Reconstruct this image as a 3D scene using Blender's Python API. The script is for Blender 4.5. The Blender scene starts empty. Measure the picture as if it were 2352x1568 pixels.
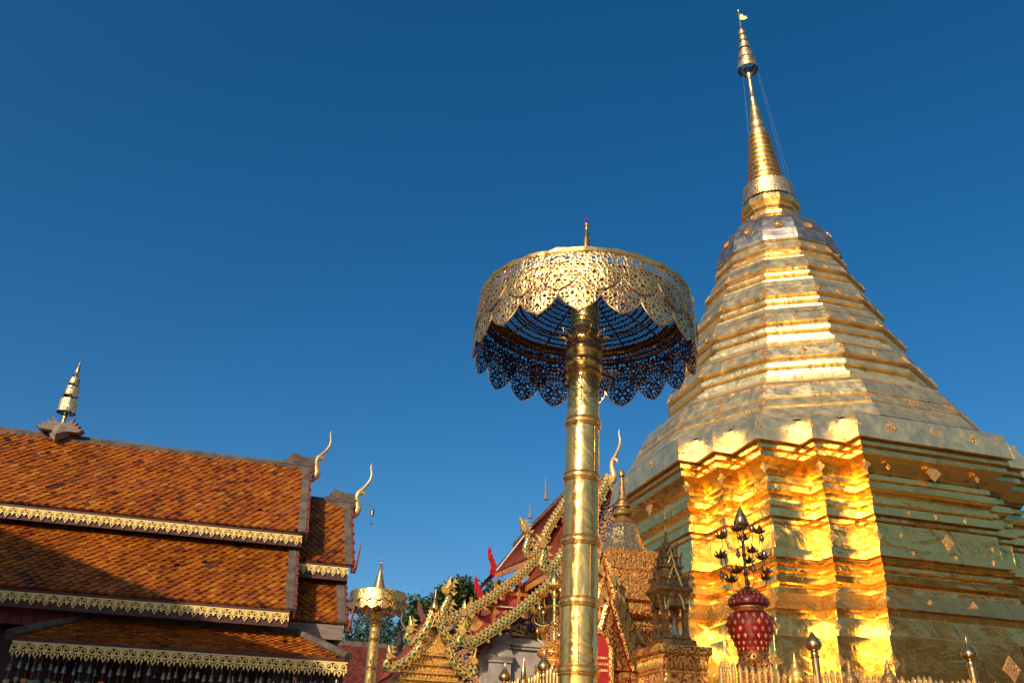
import bpy, math, random
from mathutils import Vector, Matrix
random.seed(11)
SC = bpy.context.scene
COL = SC.collection
PI = math.pi
R = math.radians

# ------------------------------------------------------------------ camera
CAM_P = Vector((-14.456, -19.937, 1.6))
F_PX, PITCH, ROLL, YAW = 870.76, 0.4719, 0.03156, R(16.333)
_yh = Vector((math.sin(YAW), math.cos(YAW), 0))
_r0 = Vector((math.cos(YAW), -math.sin(YAW), 0))
_fw = _yh * math.cos(PITCH) + Vector((0, 0, math.sin(PITCH)))
_u0 = _yh * -math.sin(PITCH) + Vector((0, 0, math.cos(PITCH)))
_rt = _r0 * math.cos(ROLL) + _u0 * math.sin(ROLL)
_up = _r0 * -math.sin(ROLL) + _u0 * math.cos(ROLL)
cd = bpy.data.cameras.new('camera')
cd.sensor_width = 36.0
cd.lens = F_PX / 1024 * 36.0
cd.clip_end = 2000
cam = bpy.data.objects.new('camera', cd)
COL.objects.link(cam)
m = Matrix.Identity(4)
for i in range(3):
    m[i][0], m[i][1], m[i][2], m[i][3] = _rt[i], _up[i], -_fw[i], CAM_P[i]
cam.matrix_world = m
SC.camera = cam

# ------------------------------------------------------------------ light
SUN_AZ, SUN_EL = R(222.3), R(29)
sd = Vector((math.sin(SUN_AZ) * math.cos(SUN_EL), math.cos(SUN_AZ) * math.cos(SUN_EL), math.sin(SUN_EL)))
world = bpy.data.worlds.new('World')
SC.world = world
world.use_nodes = True
wn = world.node_tree
for n in list(wn.nodes):
    wn.nodes.remove(n)
sky = wn.nodes.new('ShaderNodeTexSky')
sky.sky_type = 'NISHITA'
sky.sun_disc = False
sky.sun_elevation = SUN_EL
sky.sun_rotation = SUN_AZ
sky.altitude = 1000
sky.air_density = 1.05
sky.dust_density = 4.0
sky.ozone_density = 3.0
hs = wn.nodes.new('ShaderNodeHueSaturation')
hs.inputs['Saturation'].default_value = 1.37
hs.inputs['Hue'].default_value = 0.496
bg = wn.nodes.new('ShaderNodeBackground')
bg.inputs['Strength'].default_value = 0.116
wo = wn.nodes.new('ShaderNodeOutputWorld')
wn.links.new(sky.outputs[0], hs.inputs['Color'])
wn.links.new(hs.outputs[0], bg.inputs[0])
wn.links.new(bg.outputs[0], wo.inputs[0])
sl = bpy.data.lights.new('sun', 'SUN')
sl.energy = 5.0
sl.angle = R(0.5)
sl.color = (1.0, 0.86, 0.66)
sun = bpy.data.objects.new('sun', sl)
COL.objects.link(sun)
sun.rotation_euler = sd.to_track_quat('Z', 'Y').to_euler()
sun.location = sd * 60
SC.view_settings.view_transform = 'Standard'
SC.view_settings.look = 'None'
SC.view_settings.exposure = 0.0
SC.view_settings.gamma = 1.0
SC.render.engine = 'CYCLES'
SC.cycles.max_bounces = 10
SC.cycles.glossy_bounces = 6
SC.cycles.diffuse_bounces = 4
SC.cycles.transparent_max_bounces = 16
SC.cycles.sample_clamp_indirect = 20
SC.cycles.caustics_reflective = True
SC.cycles.blur_glossy = 0.3


def gray(X, Y):
    """ray through a photograph position (2352 x 1568 scale)"""
    u, v = X * 1024 / 2352 - 512, Y * 1024 / 2352 - 341
    return (_fw * F_PX + _rt * u - _up * v).normalized()


def pl(X, Y, val, axis=1):
    d = gray(X, Y)
    return CAM_P + d * ((val - CAM_P[axis]) / d[axis])


def atD(X, Y, D):
    d = gray(X, Y)
    return CAM_P + d * (D / math.hypot(d.x, d.y))


# ------------------------------------------------------------------ materials
def nmat(name):
    mt = bpy.data.materials.new(name)
    mt.use_nodes = True
    nt = mt.node_tree
    for n in list(nt.nodes):
        nt.nodes.remove(n)
    p = nt.nodes.new('ShaderNodeBsdfPrincipled')
    o = nt.nodes.new('ShaderNodeOutputMaterial')
    nt.links.new(p.outputs[0], o.inputs[0])
    return mt, nt, p


def N(nt, kind, **kw):
    n = nt.nodes.new(kind)
    for k, v in kw.items():
        if k in n.inputs:
            n.inputs[k].default_value = v
        else:
            setattr(n, k, v)
    return n


def ramp(nt, src, stops):
    r = nt.nodes.new('ShaderNodeValToRGB')
    el = r.color_ramp.elements
    el[0].position, el[0].color = stops[0][0], tuple(stops[0][1]) + (1,)
    el[1].position, el[1].color = stops[-1][0], tuple(stops[-1][1]) + (1,)
    for pos, c in stops[1:-1]:
        e = el.new(pos)
        e.color = tuple(c) + (1,)
    nt.links.new(src, r.inputs[0])
    return r.outputs[0]


def coords(nt, scale=(1, 1, 1), src='Object'):
    tc = nt.nodes.new('ShaderNodeTexCoord')
    mp = nt.nodes.new('ShaderNodeMapping')
    mp.inputs['Scale'].default_value = scale
    nt.links.new(tc.outputs[src], mp.inputs[0])
    return mp.outputs[0]


def bump(nt, p, h, strength, dist=0.02, prev=None):
    b = nt.nodes.new('ShaderNodeBump')
    b.inputs['Strength'].default_value = strength
    b.inputs['Distance'].default_value = dist
    nt.links.new(h, b.inputs['Height'])
    if prev is not None:
        nt.links.new(prev, b.inputs['Normal'])
    if p is not None:
        nt.links.new(b.outputs[0], p.inputs['Normal'])
    return b.outputs[0]


def paint(name, c1, c2=None, rough=0.5, metal=0.0, scale=6.0, bs=0.15, bd=0.01, stretch=(1, 1, 1)):
    mt, nt, p = nmat(name)
    p.inputs['Roughness'].default_value = rough
    p.inputs['Metallic'].default_value = metal
    co = coords(nt, stretch)
    n = N(nt, 'ShaderNodeTexNoise', Scale=scale, Detail=6.0, Roughness=0.65)
    nt.links.new(co, n.inputs['Vector'])
    c2 = c2 or tuple(x * 0.6 for x in c1)
    nt.links.new(ramp(nt, n.outputs[0], [(0.35, c2), (0.62, c1)]), p.inputs['Base Color'])
    if bs:
        bump(nt, p, n.outputs[0], bs, bd)
    return mt


def gold_sheet(name, base, rough, crumple=0.35, scale=1.6, metal=0.84):
    mt, nt, p = nmat(name)
    p.inputs['Metallic'].default_value = metal
    co = coords(nt)
    big = N(nt, 'ShaderNodeTexNoise', Scale=scale, Detail=3.0, Roughness=0.55)
    big.inputs['Distortion'].default_value = 0.7
    nt.links.new(co, big.inputs['Vector'])
    cs = coords(nt, (7.0, 7.0, 1.2))
    wr = N(nt, 'ShaderNodeTexNoise', Scale=1.0, Detail=4.0, Roughness=0.6)
    wr.inputs['Distortion'].default_value = 1.0
    nt.links.new(cs, wr.inputs['Vector'])
    fine = N(nt, 'ShaderNodeTexNoise', Scale=14.0, Detail=4.0, Roughness=0.6)
    nt.links.new(co, fine.inputs['Vector'])
    b1 = bump(nt, None, big.outputs[0], crumple, 0.16)
    b2 = bump(nt, None, wr.outputs[0], crumple * 0.55, 0.035, b1)
    b3 = bump(nt, p, fine.outputs[0], 0.22, 0.008, b2)
    dk = tuple(x * 0.84 for x in base)
    st = N(nt, 'ShaderNodeTexNoise', Scale=3.3, Detail=8.0, Roughness=0.7)
    nt.links.new(co, st.inputs['Vector'])
    nt.links.new(ramp(nt, st.outputs[0], [(0.3, dk), (0.5, base)]), p.inputs['Base Color'])
    rr = nt.nodes.new('ShaderNodeMapRange')
    rr.inputs['From Min'].default_value, rr.inputs['From Max'].default_value = 0.35, 0.7
    rr.inputs['To Min'].default_value, rr.inputs['To Max'].default_value = rough * 0.75, rough * 1.5
    nt.links.new(st.outputs[0], rr.inputs[0])
    nt.links.new(rr.outputs[0], p.inputs['Roughness'])
    return mt


def carved(name, gold, ground, scale=9.0, metal=0.6, rough=0.3, thr=(0.05, 0.16), bs=0.9, bd=0.04):
    """raised scrollwork over a painted ground"""
    mt, nt, p = nmat(name)
    co = coords(nt)
    w = N(nt, 'ShaderNodeTexNoise', Scale=scale * 0.5, Detail=2.0)
    nt.links.new(co, w.inputs['Vector'])
    mx = nt.nodes.new('ShaderNodeMixRGB')
    mx.inputs[0].default_value = 0.12
    nt.links.new(co, mx.inputs[1])
    nt.links.new(w.outputs['Color'], mx.inputs[2])
    v = N(nt, 'ShaderNodeTexVoronoi', Scale=scale)
    nt.links.new(mx.outputs[0], v.inputs['Vector'])
    v2 = N(nt, 'ShaderNodeTexVoronoi', Scale=scale * 2.3, feature='DISTANCE_TO_EDGE')
    nt.links.new(mx.outputs[0], v2.inputs['Vector'])
    ring = nt.nodes.new('ShaderNodeMath')
    ring.operation = 'SINE'
    ml = nt.nodes.new('ShaderNodeMath')
    ml.operation = 'MULTIPLY'
    ml.inputs[1].default_value = 17.0
    nt.links.new(v.outputs['Distance'], ml.inputs[0])
    nt.links.new(ml.outputs[0], ring.inputs[0])
    ad = nt.nodes.new('ShaderNodeMath')
    ad.operation = 'MULTIPLY_ADD'
    ad.inputs[1].default_value = 0.4
    nt.links.new(ring.outputs[0], ad.inputs[0])
    nt.links.new(v2.outputs['Distance'], ad.inputs[2])
    mr = nt.nodes.new('ShaderNodeMapRange')
    mr.inputs['From Min'].default_value, mr.inputs['From Max'].default_value = -0.35, 0.15
    nt.links.new(ad.outputs[0], mr.inputs[0])
    nt.links.new(ramp(nt, mr.outputs[0], [(0.34, ground), (0.56, gold)]), p.inputs['Base Color'])
    mm = nt.nodes.new('ShaderNodeMath')
    mm.operation = 'MULTIPLY'
    mm.inputs[1].default_value = metal
    nt.links.new(mr.outputs[0], mm.inputs[0])
    nt.links.new(mm.outputs[0], p.inputs['Metallic'])
    p.inputs['Roughness'].default_value = rough
    bump(nt, p, mr.outputs[0], bs, bd)
    return mt


def lace(name, base, scale, thr, rough=0.32, back=None, warp=0.05, metal=1.0, inside=None, rand=1.0, src='Object'):
    """pierced sheet metal: holes are cut by the cells of a Voronoi pattern"""
    mt, nt, p = nmat(name)
    p.inputs['Metallic'].default_value = metal
    p.inputs['Roughness'].default_value = rough
    co = coords(nt, src=src)
    w = N(nt, 'ShaderNodeTexNoise', Scale=9.0, Detail=1.0)
    nt.links.new(co, w.inputs['Vector'])
    mx = nt.nodes.new('ShaderNodeMixRGB')
    mx.inputs[0].default_value = warp
    nt.links.new(co, mx.inputs[1])
    nt.links.new(w.outputs['Color'], mx.inputs[2])
    v = N(nt, 'ShaderNodeTexVoronoi', Scale=scale, feature='DISTANCE_TO_EDGE', Randomness=rand)
    nt.links.new(mx.outputs[0], v.inputs['Vector'])
    lt = nt.nodes.new('ShaderNodeMath')
    lt.operation = 'LESS_THAN'
    lt.inputs[1].default_value = thr
    nt.links.new(v.outputs['Distance'], lt.inputs[0])
    nt.links.new(lt.outputs[0], p.inputs['Alpha'])
    co = coords(nt)
    st = N(nt, 'ShaderNodeTexNoise', Scale=2.2, Detail=7.0, Roughness=0.7)
    nt.links.new(co, st.inputs['Vector'])
    dk = back or tuple(x * 0.45 for x in base)
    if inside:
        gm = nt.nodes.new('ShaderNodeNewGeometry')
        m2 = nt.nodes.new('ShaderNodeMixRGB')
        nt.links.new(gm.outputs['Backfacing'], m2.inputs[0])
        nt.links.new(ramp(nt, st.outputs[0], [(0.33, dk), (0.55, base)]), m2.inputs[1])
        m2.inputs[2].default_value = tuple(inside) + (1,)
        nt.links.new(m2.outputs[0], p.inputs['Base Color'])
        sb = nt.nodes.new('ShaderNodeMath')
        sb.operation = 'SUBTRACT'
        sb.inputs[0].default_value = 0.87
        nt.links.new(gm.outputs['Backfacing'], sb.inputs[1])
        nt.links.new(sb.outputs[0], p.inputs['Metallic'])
    else:
        nt.links.new(ramp(nt, st.outputs[0], [(0.33, dk), (0.55, base)]), p.inputs['Base Color'])
    n2 = N(nt, 'ShaderNodeTexNoise', Scale=16.0, Detail=3.0)
    nt.links.new(co, n2.inputs['Vector'])
    b = bump(nt, None, n2.outputs[0], 0.5, 0.03)
    bump(nt, p, v.outputs['Distance'], 0.6, 0.02, b)
    return mt


GOLD = (0.95, 0.66, 0.24)
M = {}
M['sheet'] = gold_sheet('gold_sheet', (0.92, 0.7, 0.34), 0.34, 0.32, metal=0.88)
M['sheet_low'] = gold_sheet('gold_sheet_base', (0.97, 0.645, 0.18), 0.21, 0.3, 1.5, 0.95)
M['bellgold'] = gold_sheet('dull_gold_sheet', (0.5, 0.42, 0.33), 0.36, 0.2, metal=0.95)
M['pole'] = gold_sheet('polished_gold', (0.94, 0.55, 0.16), 0.21, 0.26, 2.2, 0.9)
M['spire'] = gold_sheet('spire_gold', (0.92, 0.56, 0.19), 0.28, 0.18, 4.0, 0.93)
M['orn'] = carved('stamped_gold', (0.9, 0.5, 0.16), (0.22, 0.09, 0.025), 15.0, 0.75, 0.32, bs=0.7, bd=0.03)
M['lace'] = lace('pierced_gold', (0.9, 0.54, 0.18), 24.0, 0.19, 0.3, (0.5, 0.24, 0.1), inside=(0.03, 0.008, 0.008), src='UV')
M['lace_solid'] = paint('gold_petal_edge', (0.95, 0.66, 0.28), (0.6, 0.36, 0.14), 0.3, 1.0, 8, 0.3, 0.02)
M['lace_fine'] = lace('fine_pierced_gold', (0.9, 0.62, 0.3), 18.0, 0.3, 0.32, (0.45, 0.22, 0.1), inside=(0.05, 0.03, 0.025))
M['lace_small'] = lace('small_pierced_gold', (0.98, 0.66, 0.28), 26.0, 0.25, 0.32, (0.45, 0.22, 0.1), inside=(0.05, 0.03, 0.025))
M['lace_far'] = lace('far_pierced_gold', (1.0, 0.62, 0.18), 18.0, 0.3, 0.3, (0.55, 0.28, 0.08))
M['mesh'] = lace('wire_mesh', (0.03, 0.012, 0.01), 36.0, 0.18, 0.6, (0.02, 0.01, 0.008), 0.0, 0.0, rand=0.2)
M['rust'] = paint('rusty_iron', (0.1, 0.03, 0.02), (0.03, 0.015, 0.012), 0.7, 0.2, 12)
M['goldpaint'] = paint('gold_leaf', (0.9, 0.56, 0.14), (0.62, 0.32, 0.07), 0.34, 0.75, 14, 0.5, 0.03)
M['paleleaf'] = paint('pale_gold', (0.86, 0.58, 0.2), (0.5, 0.27, 0.07), 0.38, 0.6, 10, 0.4, 0.02)
M['fret'] = paint('yellow_gold_paint', (0.92, 0.64, 0.2), (0.78, 0.5, 0.13), 0.5, 0.1, 9, 0.1, 0.005)
M['bud'] = gold_sheet('post_gold', (0.62, 0.38, 0.15), 0.24, 0.03, 5.0, 0.95)
M['picket'] = gold_sheet('picket_gold', (0.95, 0.6, 0.2), 0.22, 0.12, 12.0)
M['bronze'] = paint('dark_bronze', (0.46, 0.26, 0.075), (0.17, 0.09, 0.03), 0.38, 0.6, 16, 0.5, 0.03)
M['bronze_leaf'] = paint('tarnished_bronze', (0.3, 0.18, 0.08), (0.1, 0.06, 0.03), 0.36, 0.75, 12)
M['carve_gr'] = carved('gold_relief_on_red', (0.85, 0.4, 0.08), (0.26, 0.018, 0.008), 11.0, bs=0.8)
M['carve_gr2'] = carved('gold_scroll_on_red', (0.88, 0.46, 0.11), (0.36, 0.03, 0.022), 7.5, bs=0.7)
M['carve_g2'] = carved('gold_carving', (0.9, 0.44, 0.09), (0.24, 0.035, 0.01), 13.0, bs=0.8)
M['carve_dark'] = carved('tarnished_relief', (0.6, 0.42, 0.2), (0.12, 0.08, 0.04), 11.0, 0.8)
M['redpink'] = paint('pinkish_red', (0.6, 0.06, 0.1), None, 0.5, 0, 5)
M['figure'] = paint('pale_stone_figure', (0.5, 0.48, 0.4), None, 0.5, 0, 8)
M['lidred'] = paint('wine_red_lid', (0.3, 0.02, 0.02), None, 0.35, 0, 6)
M['budgrey'] = paint('grey_bud', (0.35, 0.28, 0.2), (0.18, 0.13, 0.09), 0.3, 0.9, 8)
M['carve_g'] = carved('gold_relief', (0.95, 0.52, 0.1), (0.42, 0.16, 0.02), 9.0, bs=0.6)
M['carve_b'] = carved('gold_scroll_on_blue', (0.7, 0.36, 0.1), (0.012, 0.02, 0.2), 3.4, 0.6, 0.36, bd=0.08)
M['red'] = paint('red_lacquer', (0.42, 0.022, 0.018), (0.3, 0.015, 0.014), 0.45, 0, 5)
M['redpanel'] = paint('faded_red_panel', (0.34, 0.045, 0.035), (0.22, 0.02, 0.018), 0.55, 0, 3, 0.1)
M['redbright'] = paint('bright_red', (0.42, 0.018, 0.016), (0.32, 0.014, 0.012), 0.4, 0, 4)
M['maroon'] = paint('maroon_wood', (0.085, 0.02, 0.016), (0.045, 0.012, 0.01), 0.6, 0, 8)
M['dark'] = paint('dark_timber', (0.03, 0.014, 0.01), (0.015, 0.008, 0.006), 0.8, 0, 8)
M['cement'] = paint('weathered_cement', (0.13, 0.095, 0.068), (0.05, 0.034, 0.024), 0.85, 0, 3.5, 0.5, 0.02)
M['wood'] = paint('grey_wood', (0.26, 0.19, 0.14), (0.15, 0.1, 0.07), 0.8, 0, 5, 0.3, 0.01, (1, 6, 6))
M['stone'] = None
M['bargered'] = paint('peeling_red_wood', (0.2, 0.03, 0.022), (0.12, 0.05, 0.035), 0.6, 0, 10, 0.4, 0.02)
M['white'] = paint('pale_board', (0.6, 0.5, 0.42), (0.4, 0.3, 0.25), 0.6, 0, 5)
M['bark'] = paint('bark', (0.12, 0.09, 0.06), (0.05, 0.04, 0.03), 0.9, 0, 6, 0.6, 0.05)
M['wire'] = paint('steel_wire', (0.14, 0.15, 0.17), None, 0.6, 0.2, 5, 0)
M['hornwood'] = paint('worn_gilt_wood', (0.62, 0.38, 0.14), (0.4, 0.2, 0.09), 0.4, 0.3, 9, 0.15)
M['hornpale'] = paint('gilt_horn', (0.75, 0.5, 0.2), (0.6, 0.36, 0.13), 0.36, 0.4, 7, 0.1)
M['purple'] = paint('violet_crystal', (0.08, 0.03, 0.3), (0.05, 0.02, 0.2), 0.15, 0.0, 5, 0)


def stone_mat():
    mt, nt, p = nmat('grey_terrazzo_wall')
    co = coords(nt)
    n = N(nt, 'ShaderNodeTexNoise', Scale=26.0, Detail=6.0, Roughness=0.8)
    nt.links.new(co, n.inputs['Vector'])
    n2 = N(nt, 'ShaderNodeTexNoise', Scale=1.6, Detail=4.0)
    nt.links.new(co, n2.inputs['Vector'])
    mx = nt.nodes.new('ShaderNodeMixRGB')
    mx.blend_type = 'MULTIPLY'
    mx.inputs[0].default_value = 0.8
    nt.links.new(ramp(nt, n.outputs[0], [(0.35, (0.27, 0.215, 0.165)), (0.65, (0.48, 0.385, 0.3))]), mx.inputs[1])
    nt.links.new(ramp(nt, n2.outputs[0], [(0.38, (0.6, 0.58, 0.56)), (0.6, (1, 1, 1))]), mx.inputs[2])
    nt.links.new(mx.outputs[0], p.inputs['Base Color'])
    p.inputs['Roughness'].default_value = 0.8
    bump(nt, p, n.outputs[0], 0.2, 0.01)
    return mt


M['stone'] = stone_mat()


def tile_mat(name, stops, rough=0.38):
    mt, nt, p = nmat(name)
    at = nt.nodes.new('ShaderNodeAttribute')
    at.attribute_name = 'tint'
    co = coords(nt)
    n = N(nt, 'ShaderNodeTexNoise', Scale=24.0, Detail=5.0, Roughness=0.7)
    nt.links.new(co, n.inputs['Vector'])
    # lichen and soot in broad patches that run down the slope
    sc = coords(nt, (1.6, 0.5, 0.5))
    n3 = N(nt, 'ShaderNodeTexNoise', Scale=1.0, Detail=6.0, Roughness=0.7)
    nt.links.new(sc, n3.inputs['Vector'])
    pm = nt.nodes.new('ShaderNodeMixRGB')
    pm.blend_type = 'MULTIPLY'
    pm.inputs[0].default_value = 0.75
    nt.links.new(ramp(nt, at.outputs['Fac'], stops), pm.inputs[1])
    nt.links.new(ramp(nt, n3.outputs[0], [(0.36, (0.5, 0.46, 0.5)), (0.56, (1, 1, 1))]), pm.inputs[2])
    mx = nt.nodes.new('ShaderNodeMixRGB')
    mx.blend_type = 'MULTIPLY'
    mx.inputs[0].default_value = 0.55
    nt.links.new(pm.outputs[0], mx.inputs[1])
    nt.links.new(ramp(nt, n.outputs[0], [(0.3, (0.45, 0.4, 0.4)), (0.55, (1, 1, 1))]), mx.inputs[2])
    nt.links.new(mx.outputs[0], p.inputs['Base Color'])
    p.inputs['Roughness'].default_value = rough
    bump(nt, p, n.outputs[0], 0.25, 0.006)
    return mt


M['tile'] = tile_mat('orange_glazed_tile', [(0.0, (0.07, 0.026, 0.02)), (0.1, (0.17, 0.042, 0.014)), (0.35, (0.3, 0.072, 0.007)),
                                            (0.7, (0.39, 0.112, 0.007)), (0.95, (0.47, 0.17, 0.01)), (1.0, (0.42, 0.19, 0.05))])
M['redtile'] = tile_mat('red_glazed_tile', [(0.0, (0.26, 0.035, 0.01)), (0.5, (0.42, 0.066, 0.014)), (1.0, (0.5, 0.11, 0.02))], 0.7)

M['darkredtile'] = tile_mat('shaded_red_tile', [(0.0, (0.06, 0.009, 0.005)), (0.5, (0.14, 0.018, 0.007)), (1.0, (0.2, 0.034, 0.01))], 0.8)  # darker red; the far roof's partial shade is put into the colour


def scale_mat():
    """serpent scales: green glass drops set in gilded cement, laid out along the ribbon by its UVs"""
    mt, nt, p = nmat('naga_scales')
    tc = nt.nodes.new('ShaderNodeTexCoord')
    v = N(nt, 'ShaderNodeTexVoronoi', Scale=1.0, Randomness=0.25)
    mp = nt.nodes.new('ShaderNodeMapping')
    mp.inputs['Rotation'].default_value = (0, 0, R(45))
    mp.inputs['Scale'].default_value = (7.2, 7.2, 1)
    nt.links.new(tc.outputs['UV'], mp.inputs[0])
    nt.links.new(mp.outputs[0], v.inputs['Vector'])
    n = N(nt, 'ShaderNodeTexNoise', Scale=3.0, Detail=1.0)
    nt.links.new(tc.outputs['UV'], n.inputs['Vector'])
    gem = ramp(nt, n.outputs[0], [(0.4, (0.0, 0.06, 0.02)), (0.6, (0.002, 0.12, 0.05))])
    mr = nt.nodes.new('ShaderNodeMapRange')
    mr.inputs['From Min'].default_value, mr.inputs['From Max'].default_value = 0.34, 0.42
    nt.links.new(v.outputs['Distance'], mr.inputs[0])
    mx = nt.nodes.new('ShaderNodeMixRGB')
    nt.links.new(mr.outputs[0], mx.inputs[0])
    nt.links.new(gem, mx.inputs[1])
    mx.inputs[2].default_value = (0.66, 0.37, 0.09, 1)
    nt.links.new(mx.outputs[0], p.inputs['Base Color'])
    mm = nt.nodes.new('ShaderNodeMath')
    mm.operation = 'MULTIPLY'
    mm.inputs[1].default_value = 0.55
    nt.links.new(mr.outputs[0], mm.inputs[0])
    nt.links.new(mm.outputs[0], p.inputs['Metallic'])
    p.inputs['Roughness'].default_value = 0.3
    bump(nt, p, mr.outputs[0], 0.6, 0.03)
    return mt


M['scale'] = scale_mat()


def studs_mat():
    mt, nt, p = nmat('red_vase_glaze')
    p.inputs['Base Color'].default_value = (0.33, 0.012, 0.018, 1)
    p.inputs['Roughness'].default_value = 0.3
    return mt


M['vase'] = paint('dark_red_enamel', (0.6, 0.012, 0.022), (0.45, 0.01, 0.018), 0.28, 0, 6, 0)


def leaf_mat(name, c1, c2):
    mt, nt, p = nmat(name)
    at = nt.nodes.new('ShaderNodeAttribute')
    at.attribute_name = 'tint'
    nt.links.new(ramp(nt, at.outputs['Fac'], [(0.0, c1), (1.0, c2)]), p.inputs['Base Color'])
    p.inputs['Roughness'].default_value = 0.55
    return mt


M['leaf'] = leaf_mat('broad_leaves', (0.014, 0.036, 0.008), (0.09, 0.13, 0.022))
M['leaf2'] = leaf_mat('sparse_leaves', (0.03, 0.06, 0.025), (0.075, 0.12, 0.04))


def ground_mat():
    mt, nt, p = nmat('terrace_tiles')
    co = coords(nt)
    b = N(nt, 'ShaderNodeTexBrick', Scale=1.0)
    b.offset = 0.0
    b.inputs['Color1'].default_value = (0.13, 0.085, 0.06, 1)
    b.inputs['Color2'].default_value = (0.1, 0.065, 0.045, 1)
    b.inputs['Mortar'].default_value = (0.05, 0.042, 0.036, 1)
    b.inputs['Brick Width'].default_value = 0.4
    b.inputs['Row Height'].default_value = 0.4
    b.inputs['Mortar Size'].default_value = 0.008
    nt.links.new(co, b.inputs['Vector'])
    nt.links.new(b.outputs['Color'], p.inputs['Base Color'])
    p.inputs['Roughness'].default_value = 0.35
    return mt


M['ground'] = ground_mat()


def lattice_mat():
    mt, nt, p = nmat('gilt_lattice')
    co = coords(nt, (1, 1, 1))
    mp = nt.nodes.new('ShaderNodeMapping')
    mp.inputs['Rotation'].default_value = (0, R(45), 0)
    nt.links.new(co, mp.inputs[0])
    sx = nt.nodes.new('ShaderNodeSeparateXYZ')
    nt.links.new(mp.outputs[0], sx.inputs[0])
    outs = []
    for ax in ('X', 'Z'):
        a = nt.nodes.new('ShaderNodeMath')
        a.operation = 'MULTIPLY'
        a.inputs[1].default_value = 9.0
        nt.links.new(sx.outputs[ax], a.inputs[0])
        f = nt.nodes.new('ShaderNodeMath')
        f.operation = 'FRACT'
        nt.links.new(a.outputs[0], f.inputs[0])
        g_ = nt.nodes.new('ShaderNodeMath')
        g_.operation = 'LESS_THAN'
        g_.inputs[1].default_value = 0.35
        nt.links.new(f.outputs[0], g_.inputs[0])
        outs.append(g_.outputs[0])
    mxx = nt.nodes.new('ShaderNodeMath')
    mxx.operation = 'MAXIMUM'
    nt.links.new(outs[0], mxx.inputs[0])
    nt.links.new(outs[1], mxx.inputs[1])
    nt.links.new(ramp(nt, mxx.outputs[0], [(0.3, (0.12, 0.03, 0.02)), (0.6, (0.5, 0.3, 0.14))]), p.inputs['Base Color'])
    p.inputs['Roughness'].default_value = 0.5
    return mt


M['lattice'] = lattice_mat()
# ------------------------------------------------------------------ mesh helpers
OFF = {}


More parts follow.
